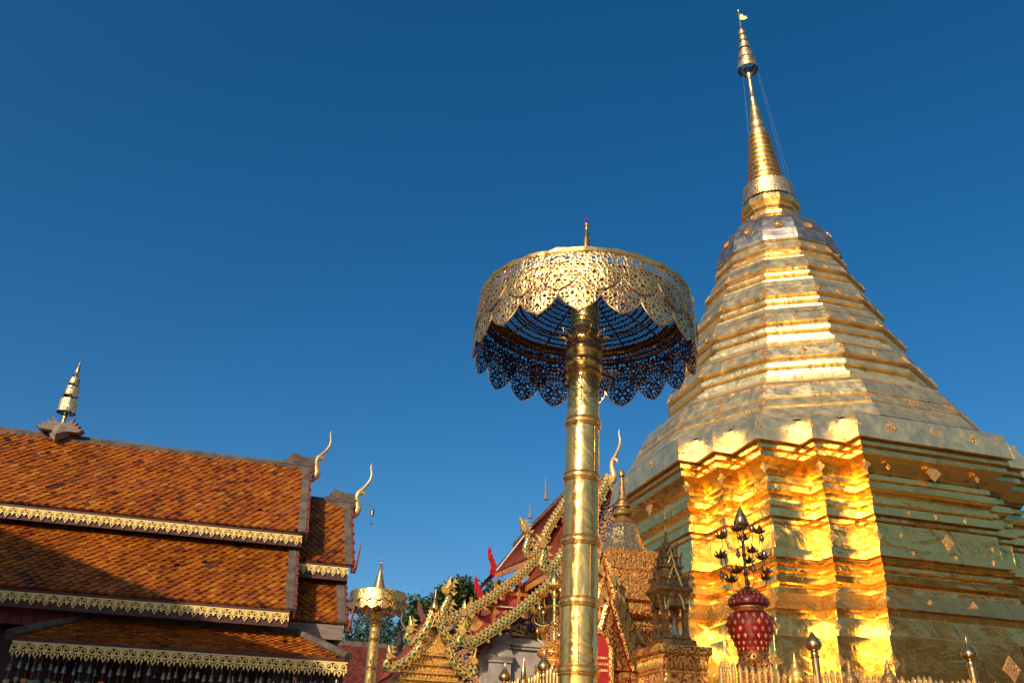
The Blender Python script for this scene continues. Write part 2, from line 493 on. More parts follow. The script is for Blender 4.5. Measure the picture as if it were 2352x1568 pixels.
class MB:
    def __init__(self):
        self.v, self.f, self.mi, self.sm, self.uv, self.t = [], [], [], [], [], []
        self.cur = 0
        self.tint = 0.5

    def add(self, vs, fs, smooth=False, uvs=None):
        b = len(self.v)
        self.v += [Vector(x) for x in vs]
        for k, f in enumerate(fs):
            self.f.append([b + i for i in f])
            self.mi.append(self.cur)
            self.sm.append(smooth)
            self.t.append(self.tint)
            self.uv.append([uvs[i] for i in f] if uvs else None)
        return self

    def box(self, c, s, rz=0.0, rx=0.0, ry=0.0):
        c = Vector(c)
        mt = Matrix.Rotation(rz, 3, 'Z') @ Matrix.Rotation(ry, 3, 'Y') @ Matrix.Rotation(rx, 3, 'X')
        vs = [c + mt @ Vector((x * s[0] / 2, y * s[1] / 2, z * s[2] / 2)) for x in (-1, 1) for y in (-1, 1) for z in (-1, 1)]
        return self.add(vs, [(0, 1, 3, 2), (4, 6, 7, 5), (0, 4, 5, 1), (2, 3, 7, 6), (0, 2, 6, 4), (1, 5, 7, 3)])

    def hexa(self, p):
        """eight corners: bottom four ccw, top four ccw"""
        return self.add(p, [(3, 2, 1, 0), (4, 5, 6, 7), (0, 1, 5, 4), (1, 2, 6, 5), (2, 3, 7, 6), (3, 0, 4, 7)])

    def lathe(self, c, prof, n=32, smooth=True, cap=True, a0=0.0, lean=(0, 0)):
        c = Vector(c)
        vs, fs = [], []
        z0, z1 = prof[0][1], prof[-1][1]
        for r, z in prof:
            k = (z - z0) / (z1 - z0) if z1 != z0 else 0
            for j in range(n):
                a = a0 + 2 * PI * j / n
                vs.append(c + Vector((r * math.cos(a) + lean[0] * k, r * math.sin(a) + lean[1] * k, z)))
        for i in range(len(prof) - 1):
            for j in range(n):
                j2 = (j + 1) % n
                fs.append((i * n + j, i * n + j2, (i + 1) * n + j2, (i + 1) * n + j))
        self.add(vs, fs, smooth)
        if cap:
            m = len(prof) - 1
            if prof[-1][0] > 1e-4:
                self.add(vs[m * n:], [tuple(range(n))])
            if prof[0][0] > 1e-4:
                self.add(vs[:n], [tuple(reversed(range(n)))])
        return self

    def tube(self, pts, rad, n=8, smooth=True, flat=1.0, side=None):
        pts = [Vector(p) for p in pts]
        if not isinstance(rad, (list, tuple)):
            rad = [rad] * len(pts)
        vs, fs = [], []
        ref = Vector(side) if side else None
        for i, p in enumerate(pts):
            d = (pts[min(i + 1, len(pts) - 1)] - pts[max(i - 1, 0)]).normalized()
            s = ref if ref else (Vector((0, 0, 1)) if abs(d.z) < 0.9 else Vector((1, 0, 0)))
            a = d.cross(s)
            if a.length < 1e-5:
                a = d.cross(Vector((0, 1, 0.1)))
            a.normalize()
            b = a.cross(d).normalized()
            for j in range(n):
                t = 2 * PI * j / n
                vs.append(p + a * (rad[i] * math.cos(t)) + b * (rad[i] * flat * math.sin(t)))
        for i in range(len(pts) - 1):
            for j in range(n):
                j2 = (j + 1) % n
                fs.append((i * n + j, (i + 1) * n + j, (i + 1) * n + j2, i * n + j2))
        fs.append(tuple(range(n)))
        fs.append(tuple(reversed(range((len(pts) - 1) * n, len(pts) * n))))
        return self.add(vs, fs, smooth)

    def extrude(self, outline, origin, ax, ay, depth):
        """a flat outline (list of (x, y)) given thickness along ax x ay"""
        o, ax, ay = Vector(origin), Vector(ax), Vector(ay)
        nrm = ax.cross(ay).normalized() * depth
        a = [o + ax * x + ay * y - nrm * 0.5 for x, y in outline]
        b = [p + nrm for p in a]
        n = len(a)
        fs = [tuple(reversed(range(n))), tuple(range(n, 2 * n))]
        fs += [(i, (i + 1) % n, n + (i + 1) % n, n + i) for i in range(n)]
        return self.add(a + b, fs)

    def build(self, name, mats, parent=None, label=None, sharp=None):
        me = bpy.data.meshes.new(name)
        off = OFF.get(parent.name, Vector((0, 0, 0))) if parent else getattr(self, 'off', Vector((0, 0, 0)))
        me.from_pydata([v - off for v in self.v], [], self.f)
        mats = mats if isinstance(mats, (list, tuple)) else [mats]
        for mt in mats:
            me.materials.append(mt)
        me.polygons.foreach_set('material_index', self.mi)
        me.polygons.foreach_set('use_smooth', self.sm)
        if any(u is not None for u in self.uv):
            ul = me.uv_layers.new(name='UVMap')
            flat = []
            for f, u in zip(self.f, self.uv):
                for k in range(len(f)):
                    flat += list(u[k]) if u else [0.0, 0.0]
            ul.data.foreach_set('uv', flat)
        if len(set(self.t)) > 1:
            ca = me.color_attributes.new(name='tint', type='FLOAT_COLOR', domain='CORNER')
            flat = []
            for f, t in zip(self.f, self.t):
                flat += [t, t, t, 1.0] * len(f)
            ca.data.foreach_set('color', flat)
        me.update()
        if any(self.sm):
            me.set_sharp_from_angle(angle=R(sharp or 38))
        o = bpy.data.objects.new(name, me)
        COL.objects.link(o)
        if parent:
            o.parent = parent
            OFF[o.name] = off
        else:
            o.location = off
            OFF[o.name] = off
        if label:
            o['label'] = label
        return o


def thing(name, loc, label, cat, group=None):
    o = bpy.data.objects.new(name, None)
    o.empty_display_size = 0.3
    o.location = loc
    COL.objects.link(o)
    o['label'], o['category'] = label, cat
    if group:
        o['group'] = group
    OFF[o.name] = Vector(loc)
    return o


def tag(o, label, cat, group=None):
    o['label'], o['category'] = label, cat
    if group:
        o['group'] = group
    return o


def copy_thing(root, loc, label, group=None):
    r = root.copy()
    COL.objects.link(r)
    r.location = loc
    r['label'] = label
    if group:
        r['group'] = group
    for ch in list(root.children):
        c = ch.copy()
        COL.objects.link(c)
        c.parent = r
        for g in list(ch.children):
            d = g.copy()
            COL.objects.link(d)
            d.parent = c
    return r


def lerp(a, b, t):
    return a + (b - a) * t


def smooth_path(pts, n=4):
    """Catmull-Rom through the points"""
    P = [Vector(p) for p in pts]
    out = []
    for i in range(len(P) - 1):
        p0, p1, p2, p3 = P[max(i - 1, 0)], P[i], P[i + 1], P[min(i + 2, len(P) - 1)]
        for k in range(n):
            t = k / n
            out.append(0.5 * ((2 * p1) + (p2 - p0) * t + (2 * p0 - 5 * p1 + 4 * p2 - p3) * t * t + (3 * p1 - p0 - 3 * p2 + p3) * t ** 3))
    out.append(P[-1])
    return out


# ------------------------------------------------------------------ ground
g = MB()
g.add([(-600, -600, 0), (600, -600, 0), (600, 600, 0), (-600, 600, 0)], [(0, 1, 2, 3)])
go = g.build('ground', M['ground'])
go['kind'] = 'structure'

# ------------------------------------------------------------------ the golden stupa
CH_A, CH_R1, CH_D, CH_W1 = 5.0, 2.1056, 0.473, 0.8446
CH_W2 = CH_A - 2 * CH_D - CH_R1 - CH_W1


def plan(e):
    a, r, d, w = CH_A, CH_R1, CH_D, CH_W1
    q = [(a, r), (a - d, r), (a - d, r + w), (a - 2 * d, r + w), (a - 2 * d, a - 2 * d)]
    q += [(y, x) for x, y in reversed(q[:-1])]
    q = [(-(l + e), -(m_ + e)) for l, m_ in q]
    out = []
    for k in range(4):
        c, s = [(1, 0), (0, 1), (-1, 0), (0, -1)][k]
        out += [(x * c - y * s, x * s + y * c) for x, y in q]
    return out


def subdivide_plan(poly, step=0.55):
    out = []
    n = len(poly)
    for i in range(n):
        a, b = poly[i], poly[(i + 1) % n]
        L = math.hypot(b[0] - a[0], b[1] - a[1])
        k = max(1, int(L / step))
        for j in range(k):
            t = j / k
            out.append((lerp(a[0], b[0], t), lerp(a[1], b[1], t)))
    return out


def stack(mb, prof, planf, cap=False, jit=0.0):
    base = subdivide_plan(planf(prof[0][0]), 0.7)
    n = len(base)
    vs = []
    for e, z in prof:
        # same subdivision count for every ring
        poly = planf(e)
        ref = planf(prof[0][0])
        ring = []
        for i in range(len(poly)):
            a, b = poly[i], poly[(i + 1) % len(poly)]
            a0, b0 = ref[i], ref[(i + 1) % len(ref)]
            k = max(1, int(math.hypot(b0[0] - a0[0], b0[1] - a0[1]) / 0.7))
            for j in range(k):
                t = j / k
                ring.append((lerp(a[0], b[0], t), lerp(a[1], b[1], t), j == 0))
        for x, y, corner in ring:
            s = jit * (0.4 if corner else 1.0)
            vs.append((x + random.uniform(-s, s), y + random.uniform(-s, s), z + random.uniform(-s, s) * 0.6))
    # every sheet is its own panel, hammered on a little out of true
    for i in range(len(prof) - 1):
        for j in range(n):
            j2 = (j + 1) % n
            q = [Vector(vs[k]) for k in (i * n + j, i * n + j2, (i + 1) * n + j2, (i + 1) * n + j)]
            o = Vector((q[0].x + q[2].x, q[0].y + q[2].y, 0)).normalized()
            big = abs(prof[i + 1][1] - prof[i][1]) > 0.12
            if big and (q[1] - q[0]).length > 0.3:
                q = [x + o * random.uniform(-1, 1) * jit * 1.3 for x in q]
                if (q[1] - q[0]).length > 0.45:
                    mid = (q[0] + q[1] + q[2] + q[3]) / 4 + o * random.uniform(-1, 1) * jit * 1.2
                    q.append(mid)
                    mb.add(q, [(0, 1, 4), (1, 2, 4), (2, 3, 4), (3, 0, 4)], True)
                    continue
            mb.add(q, [(0, 1, 2, 3)])
    if cap:
        mb.add(vs[-n:], [tuple(range(n))])


def gon(r):
    return [(r * math.cos(R(225 + 30 * k)), r * math.sin(R(225 + 30 * k))) for k in range(12)]


stupa = thing('stupa', (0, 0, 0), 'huge tiered golden stupa with a redented base and tall spire', 'stupa')
JT = 0.006
b = MB()
stack(b, [(1.1, -0.02), (1.1, 0.7), (0.95, 0.75), (0.95, 1.5), (0.7, 1.55), (0.7, 2.6), (0.45, 2.65), (0.45, 3.1), (0.31, 3.14), (0.3, 3.76),
          (0.27, 4.41), (0.18, 4.44), (0.05, 4.445), (0.05, 4.47), (0.02, 4.8), (-0.03, 4.81), (-0.04, 4.83), (-0.02, 4.95), (-0.09, 4.96), (-0.09, 5.0)], plan, jit=JT)
b.build('stepped_base', M['sheet_low'], stupa)
b = MB()
stack(b, [(-0.09, 5.0), (0.0, 5.0), (-0.1, 5.14), (-0.26, 5.38), (-0.3, 5.385), (-0.38, 5.40), (-0.38, 5.52), (-0.44, 5.56), (-0.5, 5.57), (-0.5, 5.62), (-0.37, 5.63),
          (-0.36, 5.76), (-0.46, 5.79), (-0.52, 5.8), (-0.52, 5.86), (-0.42, 5.88), (-0.42, 5.95), (-0.5, 5.97), (-0.5, 6.01), (-0.38, 6.03), (-0.36, 6.1), (-0.46, 6.13), (-0.46, 6.15),
          (-0.35, 6.155), (-0.36, 6.36), (-0.47, 6.37)], plan, jit=JT)
b.build('lower_moulding', M['sheet_low'], stupa)
b = MB()
stack(b, [(-0.47, 6.37), (-0.5, 6.38), (-0.5, 6.9)], plan, jit=JT)
b.build('wall_band', M['sheet_low'], stupa)
b = MB()
stack(b, [(-0.5, 6.9), (-0.55, 6.9), (-0.55, 6.94), (-0.46, 6.95), (-0.46, 7.02), (-0.52, 7.03), (-0.52, 7.06), (-0.38, 7.065), (-0.39, 7.24), (-0.5, 7.25), (-0.5, 7.31),
          (-0.41, 7.32), (-0.41, 7.41), (-0.52, 7.43), (-0.53, 7.5), (-0.47, 7.6), (-0.37, 7.65), (-0.38, 7.79), (-0.52, 7.8), (-0.54, 7.87), (-0.46, 7.88), (-0.46, 7.98), (-0.53, 7.99),
          (-0.5, 8.06), (-0.43, 8.15), (-0.33, 8.24), (-0.19, 8.33), (-0.14, 8.34), (-0.15, 8.45), (-0.27, 8.455), (-0.27, 8.51), (-0.1, 8.515), (-0.11, 8.62), (-0.24, 8.63), (-0.24, 8.66)], plan, jit=JT)
b.build('cornice_moulding', M['sheet_low'], stupa)
b = MB()
stack(b, [(-0.24, 8.66), (0.0, 8.662), (-0.09, 9.27), (-0.14, 9.3), (-0.35, 9.36)], plan, cap=True, jit=JT)
b.build('cornice', M['sheet'], stupa)
# roof of overlapping sheets, then five twelve-sided tiers
b = MB()
stack(b, [(5.06, 9.3), (4.97, 9.42), (4.74, 9.76), (4.72, 9.79), (4.75, 9.795), (4.56, 10.06), (4.54, 10.09), (4.57, 10.095), (4.4, 10.45), (4.36, 10.48), (4.38, 10.485), (4.28, 10.6)], gon, jit=JT)
b.build('sheet_roof', M['sheet'], stupa)
TIERS = [  # band bottom r, z, band top r, z, r and z where the skirt below ends
    (3.75, 11.53, 3.6, 11.88, 4.28, 10.6),
    (3.2, 12.82, 3.02, 13.16, 3.62, 11.87),
    (2.78, 13.87, 2.6, 14.24, 3.04, 13.15),
    (2.4, 14.93, 2.24, 15.24, 2.62, 14.23),
    (2.02, 15.82, 1.88, 16.14, 2.26, 15.23)]
for k, (rb, zb, rt, zt, r0, z0) in enumerate(TIERS):
    g0 = zb - z0
    b = MB()
    stack(b, [(r0, z0), (rb + 0.12, z0 + 0.30 * g0), (rb + 0.09, z0 + 0.31 * g0), (rb + 0.1, z0 + 0.4 * g0), (rb - 0.07, z0 + 0.41 * g0), (rb - 0.07, z0 + 0.52 * g0),
              (rb - 0.16, z0 + 0.54 * g0), (rb - 0.17, z0 + 0.7 * g0), (rb - 0.05, z0 + 0.72 * g0), (rb - 0.06, z0 + 0.85 * g0), (rb - 0.17, z0 + 0.87 * g0), (rb - 0.17, zb),
              (rb, zb + 0.002), (rt, zt), (rt - 0.05, zt + 0.025), (rt - 0.06, zt + 0.03)], gon, jit=JT)
    b.build('tier', M['sheet'], stupa)
b = MB()
stack(b, [(1.82, 16.17), (1.93, 16.2), (1.9, 16.36), (1.84, 16.62), (1.74, 16.92), (1.62, 17.15), (1.52, 17.3), (1.4, 17.4)], gon, jit=0.003)
b.build('bell', M['bellgold'], stupa)
b = MB()
stack(b, [(1.4, 17.3), (1.42, 17.36), (1.2, 17.5), (1.0, 17.66), (0.86, 17.72), (0.86, 17.76), (0.95, 17.79), (0.96, 17.9), (0.86, 17.97), (0.77, 18.03), (0.75, 18.12), (0.82, 18.2),
          (0.84, 18.26), (0.94, 18.32), (0.96, 18.36), (0.93, 18.58), (0.8, 18.62), (0.62, 18.66)], gon, cap=True, jit=0.002)
b.build('throne', M['spire'], stupa)
# the pierced collar, ringed spire, needle and crowning umbrella; the mast leans a little
LN = (-0.17, 0.13)


def lean(z):
    t = max(0.0, (z - 19.2) / (27.7 - 19.2))
    return Vector((LN[0] * t, LN[1] * t, 0))


b = MB()
b.lathe((0, 0, 0), [(0.85, 18.72), (0.84, 19.0), (0.8, 19.34)], 48, True, False)
rg = b.build('pierced_collar', M['lace_fine'], stupa)
b = MB()
prof = [(0.62, 18.62)]
nr = 14
for k in range(nr):
    t0, t1 = k / nr, (k + 1) / nr
    z0, z1 = lerp(18.7, 21.68, t0), lerp(18.7, 21.68, t1)
    r0 = lerp(0.64, 0.29, t0)
    h = z1 - z0
    prof += [(r0 - 0.035, z0), (r0 + 0.035, z0 + 0.2 * h), (r0 + 0.035, z0 + 0.42 * h), (r0 - 0.045, z0 + 0.56 * h), (r0 - 0.05, z0 + 0.98 * h)]
prof += [(0.265, 21.74)]
L0, L1 = lean(19.2), lean(21.74)
b.lathe(L0, prof, 40, True, False, lean=(L1.x - L0.x, L1.y - L0.y))
b.build('ringed_spire', M['spire'], stupa)
b = MB()
L2 = lean(24.4)
b.lathe(L1, [(0.265, 21.72), (0.285, 21.78), (0.25, 21.85), (0.24, 22.1), (0.25, 22.12), (0.23, 22.14), (0.17, 22.68), (0.1, 23.22), (0.115, 23.29), (0.09, 23.33), (0.075, 23.75),
             (0.058, 24.1), (0.08, 24.16), (0.055, 24.2), (0.055, 24.3), (0.1, 24.36), (0.105, 24.46), (0.06, 24.54), (0.03, 24.6)], 24, True, True, lean=(L2.x - L1.x, L2.y - L1.y))
b.build('spire_needle', M['spire'], stupa)
b = MB()
b.tube([lean(z) + Vector((0, 0, z)) for z in (24.5, 25.5, 26.5, 27.1, 27.6)], [0.028, 0.026, 0.024, 0.022, 0.02], 8)
b.lathe(lean(27.64), [(0.0, 27.58), (0.035, 27.6), (0.045, 27.64), (0.03, 27.68), (0.0, 27.7)], 12)
b.lathe(lean(26.8), [(0.02, 26.78), (0.04, 26.8), (0.02, 26.83)], 12)
b.build('mast', M['spire'], stupa)
for z0, z1, r in [(24.66, 25.06, 0.355), (25.18, 25.52, 0.275), (25.68, 25.95, 0.207), (26.06, 26.27, 0.165), (26.38, 26.56, 0.14)]:
    b = MB()
    b.lathe(lean(z0), [(r, z0), (r * 0.97, lerp(z0, z1, 0.5)), (r * 0.88, z1)], 32, True, False)
    t = b.build('umbrella_tier', M['lace_fine'], stupa)
    b = MB()
    b.lathe(lean(z0), [(r + 0.006, z0 - 0.012), (r + 0.01, z0), (r + 0.004, z0 + 0.015)], 32, True, False)
    b.build('hoop', M['spire'], t)
    b = MB()
    b.lathe(lean(z0), [(r * 0.88 + 0.006, z1 - 0.02), (r * 0.88 + 0.006, z1 + 0.01)], 32, True, False)
    b.build('hoop', M['spire'], t)
    b = MB()
    for k in range(6):
        a = k * PI / 3
        c = lean(z1) + Vector((0, 0, z1))
        b.tube([c, c + Vector((math.cos(a) * r * 0.88, math.sin(a) * r * 0.88, -0.02))], 0.008, 5)
    b.build('spoke', M['rust'], t)
b = MB()
o = lean(27.3) + Vector((0, 0, 27.12))
b.extrude([(0.02, 0.05), (0.16, 0.02), (0.3, 0.08), (0.22, 0.13), (0.28, 0.18), (0.16, 0.2), (0.12, 0.32), (0.02, 0.3)], o, (0.85, -0.5, 0), (0, 0, 1), 0.012)
b.build('pennant', M['paleleaf'], stupa)
for a in (205, 330, 350, 90):
    p = [lean(24.9) + Vector((math.cos(R(a)) * 0.33, math.sin(R(a)) * 0.33, 24.68)), Vector((math.cos(R(a)) * 0.78, math.sin(R(a)) * 0.78, 19.35))]
    b = MB()
    b.tube(p, 0.003, 5)
    b.build('stay_wire', M['wire'], stupa)


# stamped ornaments
ORN = ['tier_ornament']


def bent(P, dA, dB, up, w, h, out, square=False):
    """a diamond plate folded over a corner at P"""
    b = MB()
    P = Vector(P) + Vector(out) * 0.01
    w, h = w * 0.9, h * 0.9
    up = Vector(up).normalized()
    dA, dB = Vector(dA).normalized(), Vector(dB).normalized()
    t, bo = P + up * h / 2, P - up * h / 2
    l, r = P + dA * w / 2, P + dB * w / 2
    o2 = Vector(out) * 0.014
    lm1, lm2 = P + dA * w * 0.27 + up * h * 0.2, P + dA * w * 0.27 - up * h * 0.2
    rm1, rm2 = P + dB * w * 0.27 + up * h * 0.2, P + dB * w * 0.27 - up * h * 0.2
    c = P + o2
    vs = [t, lm1, l, lm2, bo, rm2, r, rm1, c]
    fs = [(8, i, (i + 1) % 8) for i in range(8)]
    b.add(vs, fs)
    back = [v - Vector(out) * 0.03 for v in vs[:8]]
    b.add(vs[:8] + back, [(i, 8 + i, 8 + (i + 1) % 8, (i + 1) % 8) for i in range(8)])
    return b.build(ORN[0], M['orn'], stupa)


orn_n = 0
for k, (rb, zb, rt, zt, r0, z0) in enumerate(TIERS):
    for j in range(-3, 4):
        a = R(225 + 30 * j)
        rm, zm = (rb + rt) / 2, (zb + zt) / 2
        P = Vector((rm * math.cos(a), rm * math.sin(a), zm))
        out = Vector((math.cos(a), math.sin(a), 0.35)).normalized()
        up = (Vector((rt * math.cos(a), rt * math.sin(a), zt)) - Vector((rb * math.cos(a), rb * math.sin(a), zb)))
        tA = (Vector((math.cos(a - PI / 6), math.sin(a - PI / 6), 0)) - Vector((math.cos(a), math.sin(a), 0)))
        tB = (Vector((math.cos(a + PI / 6), math.sin(a + PI / 6), 0)) - Vector((math.cos(a), math.sin(a), 0)))
        h = (zt - zb) * 1.02
        bent(P, tA, tB, up, h * 0.8, h, out)
        am = a + R(15)
        ap = math.cos(R(15))
        Pm = Vector((rm * ap * math.cos(am), rm * ap * math.sin(am), zm))
        om = Vector((math.cos(am), math.sin(am), 0.35)).normalized()
        upm = Vector((math.cos(am) * (rt - rb) * ap, math.sin(am) * (rt - rb) * ap, zt - zb))
        tt = Vector((-math.sin(am), math.cos(am), 0))
        if j < 3:
            bent(Pm, -tt, tt, upm, h * 0.62, h * 0.78, om)
# roof plates
ORN[0] = 'roof_ornament'
for j in (-2, -1, 0, 1, 2):
    a = R(225 + 30 * j)
    for rm, zm, s in ((4.47, 10.26, 0.4), (4.66, 9.9, 0.44)):
        P = Vector((rm * math.cos(a), rm * math.sin(a), zm))
        up = Vector((-math.cos(a) * 0.45, -math.sin(a) * 0.45, 1))
        out = Vector((math.cos(a), math.sin(a), 0.45)).normalized()
        tA = Vector((math.cos(a - PI / 6) - math.cos(a), math.sin(a - PI / 6) - math.sin(a), 0))
        tB = Vector((math.cos(a + PI / 6) - math.cos(a), math.sin(a + PI / 6) - math.sin(a), 0))
        bent(P, tA, tB, up, s, s, out)
        am = a + R(15)
        if j < 2:
            ap = math.cos(R(15))
            Pm = Vector((rm * ap * math.cos(am), rm * ap * math.sin(am), zm))
            tt = Vector((-math.sin(am), math.cos(am), 0))
            bent(Pm, -tt, tt, Vector((-math.cos(am) * 0.45, -math.sin(am) * 0.45, 1)), s * 0.95, s, Vector((math.cos(am), math.sin(am), 0.45)).normalized())
# plates on the square part: right face (normal -y), left face (normal -x), and folded over the redents
ORN[0] = 'wall_ornament'


def face_plate(axis, t, e, z, s, sh=None):
    if axis == 'R':
        P, tt, out = Vector((t, -(CH_A + e), z)), Vector((1, 0, 0)), Vector((0, -1, 0))
    else:
        P, tt, out = Vector((-(CH_A + e), t, z)), Vector((0, 1, 0)), Vector((-1, 0, 0))
    bent(P, -tt, tt, (0, 0, 1), s, (sh or s * 1.15), out)


for t in (-1.15, 0.0, 1.1):
    face_plate('R', t, -0.05, 8.97, 0.36)
face_plate('L', 1.0, -0.05, 8.97, 0.34)
face_plate('L', -0.5, -0.05, 8.97, 0.34)
face_plate('R', 0.0, -0.3, 8.15, 0.46, 0.46)
face_plate('R', -1.2, -0.3, 8.15, 0.14)
face_plate('R', 1.2, -0.3, 8.15, 0.14)
face_plate('L', 0.2, -0.3, 8.15, 0.42)
for t in (-0.8, -0.1, 0.7):
    face_plate('R', t, -0.38, 7.15, 0.1)
face_plate('R', 0.2, -0.5, 6.64, 0.4, 0.42)
face_plate('R', -1.0, -0.5, 6.68, 0.1)
face_plate('R', 1.4, -0.5, 6.6, 0.1)
for t in (-0.9, 0.2, 1.2):
    face_plate('R', t, -0.35, 6.26, 0.11)
face_plate('R', 0.2, -0.13, 5.2, 0.22)
face_plate('R', -0.9, -0.13, 5.2, 0.12)
face_plate('R', 1.5, 0.28, 4.2, 0.4)
face_plate('R', 0.4, 0.29, 3.95, 0.5)
face_plate('R', 1.9, 0.3, 3.8, 0.5)
ORN[0] = 'corner_ornament'
for (l, r_) in ((CH_A, CH_R1), (CH_A - CH_D, CH_R1 + CH_W1), (CH_A - 2 * CH_D, CH_A - 2 * CH_D), (CH_R1 + CH_W1, CH_A - CH_D), (CH_R1, CH_A)):
    for e, z, s in ((-0.05, 8.95, 0.36), (-0.32, 8.16, 0.4), (-0.5, 6.62, 0.34), (-0.12, 5.2, 0.26), (0.04, 4.62, 0.3), (0.29, 3.9, 0.46)):
        P = Vector((-(l + e), -(r_ + e), z))
        bent(P, (0, 1, 0), (1, 0, 0), (0, 0, 1), s * 0.8, s, Vector((-0.7, -0.7, 0)))
# rolled beads where the sheets meet on the arrises
for (l, r_) in ((CH_A, CH_R1), (CH_A - CH_D, CH_R1 + CH_W1), (CH_A - 2 * CH_D, CH_A - 2 * CH_D), (CH_R1 + CH_W1, CH_A - CH_D), (CH_R1, CH_A)):
    for e0, z0, e1, z1 in ((-0.5, 6.39, -0.5, 6.89), (0.3, 3.2, 0.3, 3.75), (0.3, 3.77, 0.27, 4.4), (0.05, 4.48, 0.02, 4.79)):
        b = MB()
        b.tube([(-(l + e0) - 0.002, -(r_ + e0) - 0.002, z0), (-(l + e1) - 0.002, -(r_ + e1) - 0.002, z1)], 0.009, 6)
        b.build('edge_bead', M['spire'], stupa)
# wheels on the bell
for j in range(-2, 4):
    am = R(225 + 15 + 30 * (j - 1))
    ap = math.cos(R(15))
    c = Vector((1.8 * ap * math.cos(am), 1.8 * ap * math.sin(am), 16.79))
    out = Vector((math.cos(am), math.sin(am), 0.36)).normalized()
    tx = Vector((-math.sin(am), math.cos(am), 0))
    ty = out.cross(tx)
    b = MB()
    rr = 0.12
    ring = [c + out * 0.02 + tx * (rr * math.cos(2 * PI * i / 20)) + ty * (rr * math.sin(2 * PI * i / 20)) for i in range(21)]
    b.tube(ring, 0.018, 6)
    for i in range(8):
        a = 2 * PI * i / 8
        b.tube([c + out * 0.02, c + out * 0.02 + tx * (rr * math.cos(a)) + ty * (rr * math.sin(a))], [0.02, 0.01], 5)
    b.build('wheel_rosette', M['orn'], stupa)
# a small light fixture, given the made-up form of a bell on a bracket at the left edge of the third tier
bk = thing('wind_bell', (-3.1, -0.9, 12.9), 'tiny light fixture shaped as a bell on a bracket at the left edge of the golden stupa', 'bell')
b = MB()
b.tube([(-3.0, -0.85, 12.9), (-3.25, -0.95, 12.93), (-3.32, -1.0, 12.85)], 0.012, 6)
b.build('bracket', M['wire'], bk)
b = MB()
b.lathe((-3.32, -1.0, 12.62), [(0.07, 0), (0.06, 0.06), (0.045, 0.13), (0.0, 0.19)], 14)
b.build('bell_body', M['bronze'], bk)

# ------------------------------------------------------------------ ceremonial parasols
def petal(c, th, half, r_of, ztop, ztip, sc, off, mats, parent, n=8, m=7, er=0.009):
    """one pierced petal hanging on the drum between two angles, pointed at its lower end"""
    b = MB()
    vs, fs, uv = [], [], []
    hwid = half * r_of(ztip)

    def zb(s):
        return ztip + sc * (0.55 * abs(s) + 0.45 * abs(s) ** 4)
    for i in range(m + 1):
        for j in range(n + 1):
            s = -1 + 2 * j / n
            z = lerp(ztop, zb(s), i / m)
            a = th + half * s
            r = r_of(z) + off + 0.012 * (1 - s * s)
            vs.append(Vector((c[0] + r * math.cos(a), c[1] + r * math.sin(a), z)))
            uv.append((abs(s) * hwid + 0.31, z - ztip))
    w = n + 1
    for i in range(m):
        for j in range(n):
            fs.append((i * w + j, (i + 1) * w + j, (i + 1) * w + j + 1, i * w + j + 1))
    b.add(vs, fs, True, uv)
    # solid rolled edge along the sides and the point
    b.cur = 1
    edge = []
    for j in range(2 * n + 1):
        s = -1 + j / n
        z = zb(s)
        a = th + half * s
        r = r_of(z) + off + 0.012 * (1 - s * s)
        edge.append(Vector((c[0] + r * math.cos(a), c[1] + r * math.sin(a), z)))
    b.tube(edge, er * parent['edge'], 5)
    return b.build('petal', mats, parent)


P1 = Vector((-11.1, -11.49, 0))
par = thing('parasol', P1, 'large gilded ceremonial parasol on a thick ringed pole in front of the stupa', 'ceremonial umbrella', 'gilded parasols around the stupa')
par['edge'] = 1.0
PX, PY = P1.x, P1.y
b = MB()
zr = [1.95, 2.62, 3.27, 3.89, 4.58, 5.21]
prof = [(0.36, 0.0), (0.36, 0.25), (0.26, 0.3), (0.21, 0.5)]
for z in (1.3, 1.95, 2.62, 3.27, 3.89, 4.58, 5.21):
    prof += [(lerp(0.203, 0.178, z / 5.8), z)]
prof += [(0.176, 5.8)]
# subdivide for a slightly hand-beaten surface
pp = []
for i in range(len(prof) - 1):
    (ra, za), (rb_, zb_) = prof[i], prof[i + 1]
    k = max(1, int((zb_ - za) / 0.16))
    for j in range(k):
        pp.append((lerp(ra, rb_, j / k) + random.uniform(-0.0012, 0.0012), lerp(za, zb_, j / k)))
pp.append(prof[-1])
b.lathe((PX, PY, 0), pp, 56, True)
b.build('pole', M['pole'], par)
for a_, z0, z1 in ((-112, 2.67, 3.22), (-78, 3.32, 3.84), (-103, 3.94, 4.53), (-64, 4.63, 5.16), (-118, 5.26, 5.77), (-85, 2.02, 2.57)):
    b = MB()
    d_ = Vector((math.cos(R(a_)), math.sin(R(a_)), 0))
    b.tube([P1 + d_ * lerp(0.203, 0.178, z0 / 5.8) + Vector((0, 0, z0)), P1 + d_ * lerp(0.203, 0.178, z1 / 5.8) + Vector((0, 0, z1))], 0.0035, 5)
    b.build('seam', M['pole'], par)
for z in (0.66, 1.3, 1.97, 2.62, 3.27, 3.89, 4.58, 5.21):
    r = lerp(0.203, 0.178, z / 5.8)
    b = MB()
    b.lathe((PX, PY, z), [(r - 0.002, -0.052), (r + 0.012, -0.05), (r + 0.016, -0.04), (r + 0.010, -0.03), (r + 0.008, -0.027), (r + 0.02, -0.018), (r + 0.024, 0.0), (r + 0.02, 0.017), (r + 0.008, 0.026),
                          (r + 0.012, 0.03), (r + 0.018, 0.038), (r + 0.014, 0.048), (r - 0.002, 0.052)], 56, True, False)
    b.build('pole_ring', M['pole'], par)
b = MB()
